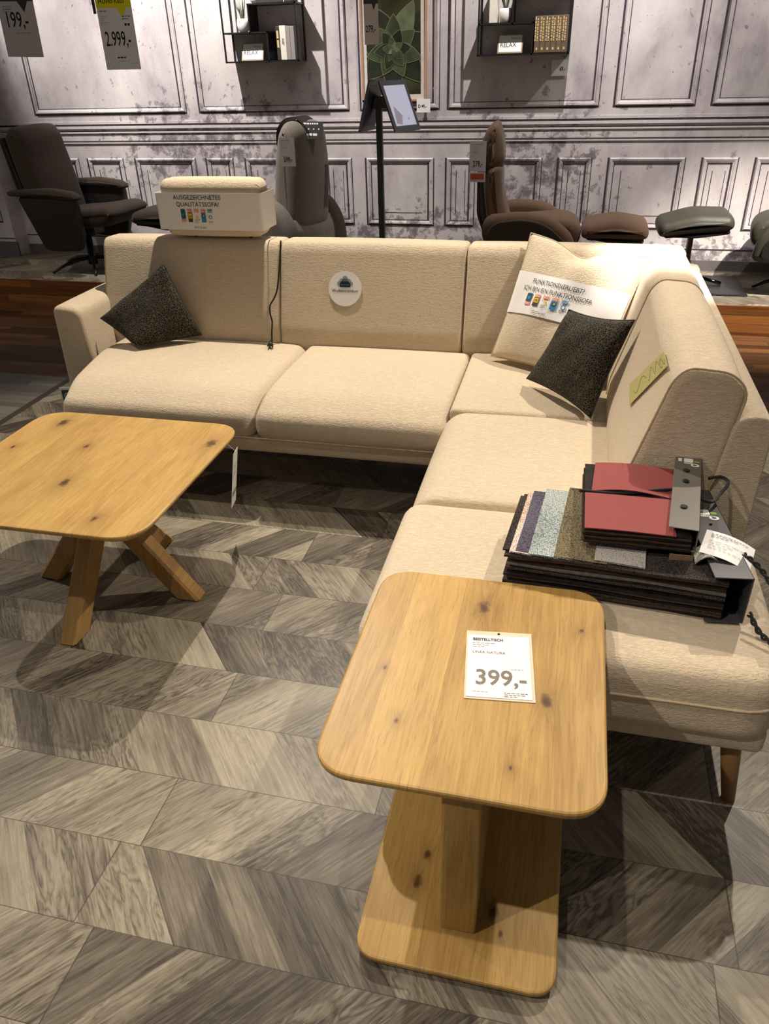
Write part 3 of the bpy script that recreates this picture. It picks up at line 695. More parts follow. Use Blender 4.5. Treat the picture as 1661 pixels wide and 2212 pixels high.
def shift(o, loc):
    """keep texture coordinates in world metres: offset mesh stays, object moved"""
    return o
L0 = (0, 0, 0)
st.location = (0, 0, 0)
rtop('tabletop', -.379, .150, .872, 1.512, .472, .500, .085, .01, .012, 'oaktop', st, L0)
rtop('base_board', -.302, .106, .815, 1.40, .006, .034, .055, .01, .008, 'oakbase', st, L0)
bm = bmesh.new(); box(bm, -.137, -.062, .905, 1.23, .034, .473, .006, 2); bmobj('column', bm, 'oakcol', st)
bm = bmesh.new(); box(bm, -.28, .05, .93, 1.35, .462, .4725, .003); bmobj('support_plate', bm, 'oakcol', st)
for x, y in ((-.26, .86), (.06, .86), (-.26, 1.35), (.06, 1.35)):
    bm = bmesh.new(); lathe(bm, [(.012, 0), (.012, .007)], 12, (x, y, 0)); bmobj('glide', bm, 'blackplastic', st)
t = thing('price_card', 'white price card reading BEISTELLTISCH 399,- in a clear sleeve on the side table', 'price card', (0, 0, 0))
pl = Plane((-.122, 1.107, .5005), (.130, .014, 0), (-.013, .199, 0))
# card nearly square, seen foreshortened
sheet('sleeve', pl, -.004, -.003, .137, .205, 'curtag', t, .0012)
sheet('card', pl, 0, .002, .131, .190, 'paper', t, .0012, .0012)
text('BEISTELLTISCH', pl, .010, .172, .0115, 'ink', t, .003, bold=.00025, sx=.86)
lines(pl, .010, .163, .045, 3, .006, 'inklight', t, .003)
text('LINEA NATURA', pl, .010, .131, .0105, 'inkgrey', t, .003, sx=.95)
text('399,-', pl, .016, .038, .062, 'inkgrey', t, .003, sx=.84, bold=.0009)
lines(pl, .076, .016, .045, 3, .005, 'inkgrey', t, .003); lines(pl, .010, .016, .03, 1, .004, 'inklight', t, .003); lines(pl, .09, .085, .025, 1, .005, 'inklight', t, .003)
bm = bmesh.new(); lathe(bm, [(.003, 0), (.003, .0006)], 10, tuple(pl.at(.066, .198, .0012))); bmobj('hole', bm, 'ink', t)

# ------------------------------------------------------------------ coffee table
ct = thing('coffee_table', 'low oak coffee table with crossed square legs and rounded top', 'coffee table', (0, 0, 0))
rtop('tabletop', -1.935, -1.118, 1.572, 2.365, .425, .450, .115, .01, .016, 'oakcoffee', ct, L0)
hub = V(-1.45, 1.89, .30)
def beam(name, a, b, w, h, mat, parent, twist=0):
    a = Vector(a); b = Vector(b); d = (b-a).normalized(); side = d.cross(V(0, 0, 1)).normalized(); up = side.cross(d).normalized()
    bm = bmesh.new(); vs = []
    ch = .008
    sec = [(-w/2+ch, -h/2), (w/2-ch, -h/2), (w/2, -h/2+ch), (w/2, h/2-ch), (w/2-ch, h/2), (-w/2+ch, h/2), (-w/2, h/2-ch), (-w/2, -h/2+ch)]
    def cutz(p, z):      # slide along d to the horizontal plane z
        return p+d*((z-p.z)/d.z)
    A = [bm.verts.new(cutz(a+side*x+up*y, a.z)) for x, y in sec]; Bq = [bm.verts.new(cutz(b+side*x+up*y, b.z)) for x, y in sec]
    bm.faces.new(A); bm.faces.new(Bq)
    for i in range(8): bm.faces.new((A[i], A[(i+1) % 8], Bq[(i+1) % 8], Bq[i]))
    return bmobj(name, bm, mat, parent)
for fx, fy in ((-1.462, 1.625), (-1.185, 1.905), (-1.735, 1.925), (-1.442, 2.185)):
    d = V(-1.455-fx, 1.905-fy, 0)
    foot = V(fx, fy, .004); top = V(fx, fy, 0)+d*1.16; top.z = .423
    beam('leg', foot, top, .062, .072, 'oakleg', ct)
bm = bmesh.new(); box(bm, -1.60, -1.31, 1.76, 2.05, .405, .4255, .006, 2); bmobj('mounting_plate', bm, 'oakleg', ct)
t = thing('hanging_label', 'white price label dangling under the coffee table edge beside the sofa', 'price label', (0, 0, 0))
pl = Plane((-1.150, 2.235, .165), (-.22, .97, -.12), (.02, .05, .22))
sheet('paper', pl, 0, 0, .085, .215, 'paper', t, .0012); lines(pl, .012, .04, .06, 1, .02, 'inkgrey', t, .0016, th=1.); lines(pl, .012, .16, .06, 4, .012, 'inklight', t, .0016)
bm = bmesh.new(); tube(bm, [pl.at(.045, .212, .001), (-1.165, 2.275, .428)], .0012, 6); bmobj('string', bm, 'white', t)

# ------------------------------------------------------------------ fabric sample books
def pages(name, parent, pl, x0, x1, y0, y1, z0, z1, n, mats, seed=1, sag=.01, jit=.008):
    """fanned stack of fabric leaves; each leaf a bent thin slab"""
    rnd = random.Random(seed); th = (z1-z0)/n
    for k in range(n):
        bm = bmesh.new(); z = z0+th*k; j = rnd.uniform(-jit, jit); jy = rnd.uniform(-jit*.5, jit*.5); ph = rnd.uniform(0, 6); am = rnd.uniform(.1, .4)*th
        nx = 14; g = []
        for s in (0, 1):
            row = []
            for i in range(nx+1):
                u = i/nx; zz = z+s*th*.80+am*math.sin(u*9+ph)-sag*(1-u)**2*(k/n)
                row.append([bm.verts.new(pl.at(x0+j*(1-u)+(x1-x0-j*(1-u))*u, yv+jy, zz)) for yv in (y0, y1)])
            g.append(row)
        for i in range(nx):
            for s in (0, 1): bm.faces.new((g[s][i][0], g[s][i+1][0], g[s][i+1][1], g[s][i][1]))
            for e in (0, 1): bm.faces.new((g[0][i][e], g[0][i+1][e], g[1][i+1][e], g[1][i][e]))
        for i in (0, nx): bm.faces.new((g[0][i][0], g[0][i][1], g[1][i][1], g[1][i][0]))
        bmobj(name, bm, mats[k % len(mats)], parent)
def logo(pl, x, y, s, parent, h, small='white'):
    """rounded square, square dot and ring-shaped letter"""
    sheet('logo_print', pl, 0, 0, 0, 0, 'white', parent, .0003, h, [(p.x, p.y) for p in roundpoly([V(x, y), V(x+s*.9, y), V(x+s*.9, y+s*.9), V(x, y+s*.9)], s*.15, 3)])
    sheet('logo_dot', pl, 0, 0, 0, 0, 'green', parent, .0003, h, [(p.x, p.y) for p in roundpoly([V(x+s*.98, y+s*.1), V(x+s*1.5, y+s*.1), V(x+s*1.5, y+s*.5), V(x+s*.98, y+s*.5)], s*.08, 3)])
    bm = bmesh.new(); ro, ri, cx_, cy_ = s*.42, s*.2, x+s*1.1, y-s*.5; n = 20
    a = [bm.verts.new(pl.at(cx_+ro*math.cos(2*PI*k/n), cy_+ro*.8*math.sin(2*PI*k/n), h)) for k in range(n)]; b = [bm.verts.new(pl.at(cx_+ri*math.cos(2*PI*k/n), cy_+ri*.8*math.sin(2*PI*k/n), h)) for k in range(n)]
    for k in range(n): bm.faces.new((a[k], a[(k+1) % n], b[(k+1) % n], b[k]))
    q = [bm.verts.new(pl.at(*p, h)) for p in ((x+s*.02, y-s*.28), (cx_, y-s*.28), (cx_, y-s*.1), (x+s*.02, y-s*.1))]; bm.faces.new(q); bmobj('logo_ring', bm, 'white', parent)
    sheet('logo_word', pl, x-s*.55, y+s*.05, x-s*.2, y+s*.8, small, parent, .0003, h)
# large book
bk = thing('sample_book', 'large fabric sample book with dark spine lying on the sofa seat', 'sample book', (0, 0, 0))
P = Plane((-.085, 1.560, .461), (1, -.085, 0), (.085, 1, 0))      # x along pages towards the spine, y away from camera
P.n = V(0, 0, 1)
pages('fabric_leaf', bk, P, .0, .50, -.01, .30, .004, .108, 17, ['leafd', 'leafb', 'w5', 'leafd', 'leafg', 'leafb', 'leafd'], 3, .012, .012)
ytop = .108
for k, (xa, xb, ya, yb, m, dz) in enumerate(((-.012, .03, -.0, .275, 'w5', 0), (.006, .04, -.01, .29, 'w6', .002), (.020, .075, -.005, .30, 'w1', .004), (.052, .135, -.012, .315, 'w2', .006), (.112, .215, -.010, .335, 'w3', .009), (.205, .30, -.004, .37, 'w4', .012))):
    bm = bmesh.new(); nx = 8
    for s in (0, 1):
        g = [[bm.verts.new(P.at(xa+(xb+.02-xa)*i/nx, ya+(yb-ya)*j/6-.0, ytop-.012+dz+s*.0035+.0012*math.sin(j*.8+k)+.0008*math.sin(i*.5))) for i in range(nx+1)] for j in range(7)]
        for j in range(6):
            for i in range(nx): bm.faces.new((g[j][i], g[j][i+1], g[j+1][i+1], g[j+1][i]))
    bmobj('fabric_sample', bm, m, bk, True)
def bracket(name, parent, A, Bp, w, z0, z1, mat, depth=.075, th=.003, lean=0):
    """U-shaped sheet metal spine from A to Bp (plan), clamping the leaves"""
    A = Vector(A); Bp = Vector(Bp); d = (Bp-A).normalized(); s = V(d.y, -d.x); L = (Bp-A).length
    bm = bmesh.new()
    def bx(a0, a1, b0, b1, c0, c1, bev=.001):
        m4 = Matrix(((s.x, d.x, 0, A.x), (s.y, d.y, 0, A.y), (0, 0, 1, 0), (0, 0, 0, 1)))
        box(bm, a0, a1, b0, b1, c0, c1, bev, 1, m4)
    bx(-w, 0, 0, L, z1-th, z1); bx(-th, 0, 0, L, z0, z1); bx(-w, 0, 0, L, z0, z0+th)
    return bmobj(name, bm, mat, parent), d, s, A, L
sp, d, s, A, L = bracket('spine', bk, (.462, 1.505), (.415, 1.905), .085, .462, .588, 'anth')
pl2 = Plane(V(A.x, A.y, .5885)+V(-s.x, -s.y, 0)*.085, (s.x, s.y, 0), (d.x, d.y, 0))
logo(pl2, .030, .270, .028, bk, .0005, 'green')
for y in (.09, .225, .34):
    bm = bmesh.new(); lathe(bm, [(.004, 0), (.0035, .0015)], 12, tuple(pl2.at(.045, y, 0))); bmobj('rivet', bm, 'chrome', bk)
# curled care leaflet
pf = Plane((.350, 1.575, .600), (.10, -.028, -.03), (.02, .12, .01))
def curl(x, y, h): return pf.at(x, y, h+.012*math.sin(x*22))
sheet('care_leaflet', None, 0, 0, .115, .10, 'paper', bk, .0008, .0, curve=curl)
lines(None, .012, .085, .08, 3, .006, 'ink', bk, .003, curve=curl); lines(None, .012, .055, .07, 4, .010, 'inkgrey', bk, .003, curve=curl, th=.15)
bm = bmesh.new(); g = []
for s_ in (0, 1):
    gg = [[bm.verts.new((.345+.055*i/10+.0*j, 1.56+.055*j/4, .575+.022*math.sin(i/10*PI)+.003*s_)) for i in range(11)] for j in range(5)]
    for j in range(4):
        for i in range(10): bm.faces.new((gg[j][i], gg[j][i+1], gg[j+1][i+1], gg[j+1][i]))
bmobj('curled_swatch', bm, 'w4', bk, True)
# red book on top
rb = thing('sample_book', 'small sample book of red leather with grey spine stacked on the larger book', 'sample book', (0, 0, 0))
P = Plane((.092, 1.585, .578), (1, .0, 0), (.02, 1, 0)); P.n = V(0, 0, 1)
pages('leather_leaf', rb, P, 0, .24, 0, .335, .002, .042, 9, ['leafd', 'leafb', 'leafd'], 9, .002, .006)
for (x0, x1, ya, yb, xs) in ((-.002, .205, -.004, .168, 0), (.014, .222, .180, .340, .01)):
    bm = bmesh.new()
    for s_ in (0, 1):
        g = [[bm.verts.new(P.at(x0+xs*j/6+(x1-x0)*i/12, ya+(yb-ya)*j/6, .0430+s_*.0025+(.010*math.sin(i/12*PI*1.2)*(1 if ya > .1 else .15))*(1-j/12))) for i in range(13)] for j in range(7)]
        for j in range(6):
            for i in range(12): bm.faces.new((g[j][i], g[j][i+1], g[j+1][i+1], g[j+1][i]))
    bmobj('red_leather', bm, 'red', rb, True)
sp, d, s, A, L = bracket('spine', rb, (.345, 1.587), (.402, 2.035), .068, .580, .640, 'grey', th=.0025)
pl2 = Plane(V(A.x, A.y, .6405)+V(-s.x, -s.y, 0)*.068, (s.x, s.y, 0), (d.x, d.y, 0))
logo(pl2, .022, .345, .026, rb, .0005)
for y in (.10, .235, .295, .425):
    bm = bmesh.new(); lathe(bm, [(.0085, 0), (.0085, .003), (.006, .004)], 14, tuple(pl2.at(.030, y, 0))); bmobj('rivet', bm, 'blackplastic', rb)
B('card_tab', 'board', .290, .343, 1.583, 1.586, .545, .572, rb)
rb.location = (0, 0, .009)
t = thing('book_strap', 'black strap looping across the red sample book spine', 'strap', (0, 0, 0))
bm = bmesh.new(); tube(bm, spline([(.075, 1.768, .628), (.18, 1.764, .632), (.30, 1.80, .636), (.335, 1.80, .632), (.400, 1.800, .610), (.435, 1.86, .607), (.462, 1.925, .604), (.448, 1.955, .604), (.415, 1.94, .604)]), .0045, 8); bmobj('strap_band', bm, 'darkcord', t, True)
t = thing('carrying_cord', 'black twisted cord handle of the large sample book', 'cord', (0, 0, 0))
for a in (0, PI):
    base = spline([(.452, 1.60, .590), (.49, 1.575, .57), (.522, 1.53, .535), (.556, 1.475, .472), (.562, 1.43, .468), (.53, 1.425, .466), (.49, 1.455, .475), (.466, 1.495, .50)], 14)
    tw = [];
    for i, p in enumerate(base):
        q = i*.62+a; tw.append(p+V(math.cos(q)*.0028, math.sin(q)*.0028, math.sin(q+1)*.0028))
    bm = bmesh.new(); tube(bm, tw, .0036, 6); bmobj('cord_strand', bm, 'darkcord', t, True)

# ------------------------------------------------------------------ recliners on the podium (local: +x forward)
def starbase(root, z, r, mat, rot=.3, n=5, hub=.03, legz=.07):
    bm = bmesh.new(); lathe(bm, [(hub*1.25, .03), (hub*1.3, .075), (hub, .085), (hub*.9, z)], 20); bmobj('pedestal', bm, mat, root, True)
    for k in range(n):
        a = rot+2*PI*k/n; bm = bmesh.new(); pts = []
        for i in range(9):
            u = i/8; rr = .02+(r-.02)*u; pts.append((rr*math.cos(a), rr*math.sin(a), legz*(1-u**2.2)+.010))
        tube(bm, pts, .013, 8, rfun=lambda q: .016-.006*q); bmobj('base_leg', bm, mat, root, True)
FL = lambda u, v, a: V(u, a, v)     # profile (x,z) swept along y
def recliner(label, loc, rz, seat_m, shell_m, base_m, style, tall=1.02, w=.50):
    t = thing('recliner_chair', label, 'armchair', loc, rz)
    def c(name, prof, a0, a1, r, mat, crown=.01, rr=.05, par=t):
        bm = bmesh.new(); loft(bm, roundpoly([V(*p) for p in prof], rr, 6), FL, a0, a1, r, crown, 8); return bmobj(name, bm, mat, par, True)
    h = w/2
    if style == 1:
        c('seat', [(-.20, .36), (-.18, .44), (.10, .46), (.38, .50), (.46, .46), (.38, .37), (.1, .34)], -h, h, .04, seat_m, .01, .06)
        bk = c('backrest', [(-.22, .38), (-.12, .40), (-.17, .72), (-.23, .98), (-.29, 1.02), (-.36, .98), (-.33, .75), (-.27, .45)], -h, h, .04, seat_m, .012, .06)
        c('head_cushion', [(-.19, .80), (-.21, .96), (-.26, 1.032), (-.34, 1.02), (-.32, .9), (-.27, .78)], -h+.01, h-.01, .04, seat_m, .012, .05, bk)
        c('back_shell', [(-.28, .36), (-.35, .60), (-.40, .95), (-.37, .98), (-.31, .7), (-.25, .40)], -h-.012, h+.012, .02, shell_m, 0, .02, bk)
        for s_ in (-1, 1):
            y0, y1 = (h+.005, h+.10) if s_ > 0 else (-h-.10, -h-.005)
            am = c('armrest', [(-.38, .585), (-.36, .615), (.0, .635), (.20, .61), (.24, .57), (.20, .555)], y0, y1, .03, seat_m, .004, .04)
            c('arm_panel', [(-.30, .575), (.21, .575), (.21, .30), (.17, .20), (-.02, .19), (-.15, .20)], y0+.02 if s_ > 0 else y0+.015, y1-.015 if s_ > 0 else y1-.02, .015, shell_m, 0, .04, am)
        B('tilt_mechanism', 'black', -.05, .12, -.08, .08, .26, .36, t, .02); starbase(t, .27, .33, base_m, .35)
    elif style == 2:
        c('seat', [(-.16, .36), (-.15, .47), (.30, .50), (.38, .46), (.34, .34), (-.1, .3)], -h+.06, h-.06, .04, seat_m, .012, .05)
        c('backrest', [(-.12, .36), (-.06, .45), (-.12, .80), (-.17, .98), (-.24, tall), (-.32, tall-.06), (-.34, .75), (-.30, .36)], -h+.06, h-.06, .08, seat_m, .02, .08)
        for s_ in (-1, 1):
            y0, y1 = (h-.07, h+.07) if s_ > 0 else (-h-.07, -h+.07)
            c('armrest', [(-.36, .10), (-.34, .40), (-.20, .56), (.10, .58), (.30, .53), (.34, .40), (.30, .10)], y0, y1, .05, seat_m, .008, .12)
        c('skirt', [(-.36, .03), (-.33, .36), (-.28, .45), (-.22, .36), (-.2, .03)], -h, h, .03, seat_m, 0, .03)
        starbase(t, .2, .28, base_m, .2)
    else:
        c('seat', [(-.18, .34), (-.16, .44), (.28, .47), (.37, .42), (.36, .30), (-.1, .28)], -h+.05, h-.05, .04, seat_m, .012, .06)
        bk = c('backrest', [(-.20, .38), (-.10, .42), (-.16, .62), (-.17, .78), (-.21, .80), (-.26, .78), (-.29, .60), (-.27, .40)], -h+.04, h-.04, .06, seat_m, .015, .06)
        c('head_cushion', [(-.20, .74), (-.155, .82), (-.17, .95), (-.205, tall), (-.25, tall-.03), (-.29, .92), (-.285, .76)], -h+.05, h-.05, .06, seat_m, .012, .06, bk)
        c('back_shell', [(-.25, .34), (-.31, .5), (-.315, .78), (-.275, .80), (-.25, .6), (-.2, .36)], -h+.03, h-.03, .03, shell_m, 0, .03, bk)
        for s_ in (-1, 1):
            y0, y1 = (h-.05, h+.06) if s_ > 0 else (-h-.06, -h+.05)
            am = c('armrest', [(-.27, .40), (-.24, .50), (.0, .525), (.18, .49), (.32, .38), (.34, .24), (.28, .22), (-.2, .24)], y0, y1, .04, seat_m, .006, .10)
            c('arm_panel', [(-.25, .36), (-.20, .47), (.0, .495), (.15, .46), (.29, .34), (.30, .24), (-.2, .22)], (y1-.02 if s_ > 0 else y0-.012), (y1+.012 if s_ > 0 else y0+.02), .01, shell_m, 0, .09, am)
        starbase(t, .27, .30, base_m, .2)
    return t
r1 = recliner('dark taupe recliner with black star base at the left end of the podium', (-3.77, 5.60, PH), math.radians(-4), 'ch1', 'ch1s', 'black', 1)
r2 = recliner('grey velvet recliner seen from behind with a 599,- tag', (-2.10, 5.60, PH), math.radians(155), 'ch2', 'ch2', 'black', 2, 1.05, .50)
r3 = recliner('brown velour recliner facing right with a 279,- tag', (-.34, 5.50, PH), math.radians(3), 'ch3', 'ch3d', 'black', 3, 1.03, .50)
r4 = recliner('grey-green leather recliner at the right edge of the picture on star base', (1.50, 5.60, PH), math.radians(170), 'ch5', 'ch1s', 'chrome', 3, 1.0, .50)
def stool(label, loc, rz, m, under, base, tilt=0, l=.40, w=.40, plate=False, z=.40):
    t = thing('footstool', label, 'footstool', loc, rz)
    bm = bmesh.new(); q = roundpoly([V(-l/2, -.045), V(-l/2+.01, .03), V(0, .065), (V(l/2-.01, .035)), V(l/2, -.045)], .05, 6)
    ct_, sn = math.cos(tilt), math.sin(tilt)
    loft(bm, [V(p.x*ct_-p.y*sn, p.x*sn+p.y*ct_+z) for p in q], FL, -w/2, w/2, .05, .008, 8); bmobj('cushion', bm, m, t, True)
    bm = bmesh.new(); q = roundpoly([V(-l/2+.02, -.05), V(-l/2+.05, -.03), V(l/2-.03, -.03), V(l/2-.02, -.075), V(0, -.08)], .02, 4)
    loft(bm, [V(p.x*ct_-p.y*sn, p.x*sn+p.y*ct_+z) for p in q], FL, -w/2+.03, w/2-.03, .02, 0, 4); bmobj('underframe', bm, under, t, True)
    if plate:
        B('base_plate', 'black', -.11, .38, -.25, .25, 0, .012, t, .004)
        bm = bmesh.new(); box(bm, -.015, .015, -.04, .04, .01, z-.05, .004); bmobj('stem', bm, 'walnut', t)
        bm = bmesh.new(); tube(bm, [(.02, .10, .06), (.14, .04, .04), (.24, -.02, .024)], .012, 8); bmobj('base_leg', bm, 'chrome', t, True)
    else: starbase(t, z-.06, .2, base, .4, 4)
    return t
stool('taupe footstool between the taupe recliner and the sofa headrest', (-3.02, 5.66, PH), 0, 'ch1', 'ch1s', 'black', -.05, .52, .44, z=.40)
stool('round brown velour footstool right of the brown recliner', (.255, 5.50, PH), 0, 'ch3', 'ch3d', 'black', 0, .42, .42, z=.40)
stool('tilted grey-green leather footstool on a black base plate', (.76, 5.62, PH), 0, 'ch5', 'ch1s', 'black', .12, .46, .42, True, z=.42)

# head cloth on the grey recliner
t = thing('info_flap', 'black printed info flap draped over the grey recliner headrest', 'info flap', (0, 0, 0))
bm = bmesh.new(); pth = spline([(-2.035, 5.44, 1.06), (-2.03, 5.44, 1.17), (-1.985, 5.44, 1.238), (-1.92, 5.44, 1.262), (-1.86, 5.44, 1.238), (-1.80, 5.42, 1.17)], 6)
g = []
for s_ in (0, .003): g.append([[bm.verts.new(p+V(.0, y, s_)+V(.22*y, 0, 0)) for y in (-.02, .16)] for p in pth])
for a in g:
    for i in range(len(pth)-1): bm.faces.new((a[i][0], a[i+1][0], a[i+1][1], a[i][1]))
bmobj('flap', bm, 'ch1s', t)
pl = Plane((-1.862, 5.395, 1.135), (.16, .02, -.005), (-.055, .05, .11)); sheet('panel', pl, 0, 0, .155, .115, 'ch1s', t, .002)
lines(pl, .02, .095, .09, 1, .012, 'white', t, .003, th=.9); lines(pl, .04, .022, .05, 1, .016, 'white', t, .003, th=.9)
for k in range(4): disc('icon', pl, .025+.034*k, .065, .005, 'white', t, .003)

# ------------------------------------------------------------------ price tags
def pricetag(label, o, r, u, w, h, price, size, header=None, hcol='dark', hfrac=.35, mat='paper', word=None, extra=None, px=None, pyy=None, ink='ink', sx=.8, cat='price tag', name='price_tag', wsz=None):
    t = thing(name, label, cat, (0, 0, 0)); pl = Plane(o, r, u)
    sheet('card', pl, 0, 0, w, h, mat, t, .001)
    if header:
        y0 = h*(1-hfrac); sheet('header', pl, 0, 0, 0, 0, hcol, t, .0004, .0012, [(0, h), (0, y0), (w*.56, y0), (w*.71, y0-h*.11), (w*.84, y0), (w, y0), (w, h)])
        text(header, pl, w*.07, y0+h*.05, (wsz or w*.2), 'white' if hcol == 'dark' else 'ink', t, .002, sx=.85)
    text(price, pl, px if px is not None else w*.12, pyy if pyy is not None else h*.3, size, ink, t, .0018, sx=sx, bold=.0006)
    if word: text(word, pl, w*.12, h*.62, w*.13, 'inkgrey', t, .0018)
    return t, pl
# hanging tags (nearer than the wall)
hy = 4.5
t, pl = pricetag('grey BESTPREIS tag with 199,- hanging at the top left', (-3.292, hy, 1.652), (1, 0, -.03), (0, 0, 1), .232, .46, '199,-', .105, 'BESTPREIS', 'dark', .42, 'papergrey', px=.03, pyy=.145, sx=.70, wsz=.042)
disc('dot_print', pl, .19, .40, .028, 'papergrey', t, .002, ry=.04); lines(pl, .03, .24, .06, 3, .012, 'inkgrey', t, .0018); lines(pl, .09, .115, .07, 1, .01, 'inkgrey', t, .0018)
bm = bmesh.new(); tube(bm, [pl.at(.13, .455, .001), pl.at(.13, 1.2, .001)], .0015, 6); bmobj('string', bm, 'white', t)
t, pl = pricetag('white and yellow Abverkauf tag with 2.999,- hanging in front of the wall', (-2.672, hy, 1.573), (1, 0, -.01), (0, 0, 1), .212, .40, '2.999,-', .098, 'Abverkauf', 'yellow', .27, 'paper', px=.022, pyy=.115, sx=.58, wsz=.046)
lines(pl, .012, .275, .05, 1, .014, 'inkgrey', t, .0018); lines(pl, .012, .25, .04, 5, .009, 'inklight', t, .0018); lines(pl, .145, .25, .05, 2, .012, 'ink', t, .0018); lines(pl, .155, .208, .035, 1, .014, 'ink', t, .0018, th=.8)
lines(pl, .08, .055, .045, 1, .010, 'ink', t, .0018, th=.7); lines(pl, .085, .04, .04, 1, .008, 'inklight', t, .0018); lines(pl, .01, .03, .02, 1, .008, 'inkgrey', t, .0018); lines(pl, .16, .03, .03, 1, .008, 'inklight', t, .0018)
bm = bmesh.new(); tube(bm, [pl.at(.10, .395, .001), pl.at(.10, 1.2, .001)], .0015, 6); bmobj('string', bm, 'white', t)
B('holder_clip', 'black', -2.690, -2.676, hy-.004, hy+.004, 1.84, 2.0, t)
t, pl = pricetag('grey 279,- tag hanging in front of the succulent picture', (-1.157, hy, 1.652), (1, 0, 0), (0, 0, 1), .076, .26, '279,-', .042, ' ', 'dark', .32, 'papergrey', px=.008, pyy=.055, sx=.62)
bm = bmesh.new(); tube(bm, [pl.at(.04, .255, .001), pl.at(.04, 1.1, .001)], .0012, 6); bmobj('string', bm, 'white', t)
B('holder_clip', 'black', -1.165, -1.157, hy-.004, hy+.004, 1.86, 2.0, t)
# tags on the recliners
def recltag(label, o, price, strip=False):
    t, pl = pricetag(label, o, (1, 0, 0), (0, 0, 1), .105, .175, price, .046, mat='papergrey', px=.022, pyy=.028 if not strip else .03, sx=.66, word='HOKO')
    lines(pl, .012, .155, .06, 1, .007, 'ink', t, .0018); lines(pl, .012, .142, .04, 2, .006, 'inklight', t, .0018)
    if strip:
        s_ = Plane(V(*o)-V(0, 0, .062), (1, 0, 0), (0, 0, 1)); sheet('lower_card', s_, 0, 0, .105, .058, 'papergrey', t, .001); sheet('orange_strip', s_, .01, .016, .095, .050, 'redorange', t, .0004, .0012); lines(s_, .012, .010, .07, 1, .006, 'inklight', t, .0018)
    bm = bmesh.new(); tube(bm, [pl.at(.052, .17, .001), pl.at(.052, .215, .02)], .001, 5); bmobj('string', bm, 'white', t)
    return t
recltag('paper 599,- tag on the back of the grey recliner', (-1.952, 5.235, .985), '599,-')
recltag('paper 279,- tag with orange strip on the brown recliner', (-.690, 5.24, .955), '279,-', True)
# little wall labels
pricetag('small white 69,- label on the wall below the right shelf', (-.258, WY-.012, 1.452), (1, 0, .01), (0, 0, 1), .108, .095, '69,-', .034, px=.055, pyy=.03, sx=.7, cat='label', name='wall_label')
pricetag('small white 49,- label below the succulent picture', (-1.185, WY-.03, 1.245), (1, 0, 0), (0, 0, 1), .098, .085, 'D 49,-', .030, px=.01, pyy=.03, sx=.8, cat='label', name='wall_label')

# ------------------------------------------------------------------ tablet stand
t = thing('tablet_stand', 'black floor stand holding two angled tablets back to back', 'display stand', (0, 0, 0))
bm = bmesh.new(); box(bm, -1.372, -1.332, 5.56, 5.60, PH+.01, 1.33, .004); bmobj('pole', bm, 'black', t)
bm = bmesh.new(); lathe(bm, [(.16, 0), (.16, .008), (.15, .012)], 28, (-1.352, 5.58, PH)); bmobj('foot_plate', bm, 'black', t)
bm = bmesh.new(); box(bm, -1.42, -1.28, 5.55, 5.61, 1.30, 1.37, .004); bmobj('bracket', bm, 'black', t)
def tablet(A, Bt, wv, screen):
    """A lower edge point, Bt upper edge point, wv width vector"""
    A, Bt, wv = V(*A), V(*Bt), V(*wv); pl = Plane(A, wv, Bt-A); W_, H_ = wv.length, (Bt-A).length
    bm = bmesh.new(); q = [(0, 0), (W_, 0), (W_, H_), (0, H_)]
    a = [bm.verts.new(pl.at(x, y, 0)) for x, y in q]; b = [bm.verts.new(pl.at(x, y, -.014)) for x, y in q]; bm.faces.new(a); bm.faces.new(b)
    for i in range(4): bm.faces.new((a[i], a[(i+1) % 4], b[(i+1) % 4], b[i]))
    o = bmobj('tablet', bm, 'anth', t)
    s_ = sheet('screen', pl, W_*.10, H_*.10, W_*.90, H_*.90, 'screen' if screen else 'blackplastic', o, .0006, .0005)
    if screen:
        sheet('screen_image', pl, 0, 0, 0, 0, 'screenfig', o, .0003, .0013, [(W_*.15, H_*.15), (W_*.35, H_*.12), (W_*.45, H_*.30), (W_*.22, H_*.5)]); text('A', pl, W_*.3, H_*.14, H_*.08, 'ink', o, .0014); text('V', pl, W_*.62, H_*.2, H_*.08, 'ink', o, .0014)
tablet((-1.452, 5.44, 1.168), (-1.352, 5.52, 1.455), (.045, .22, .0), False)
tablet((-1.205, 5.42, 1.172), (-1.328, 5.50, 1.462), (.13, .20, 0.0), True)
tabs = [c for c in t.children if c.name.startswith('tablet')]

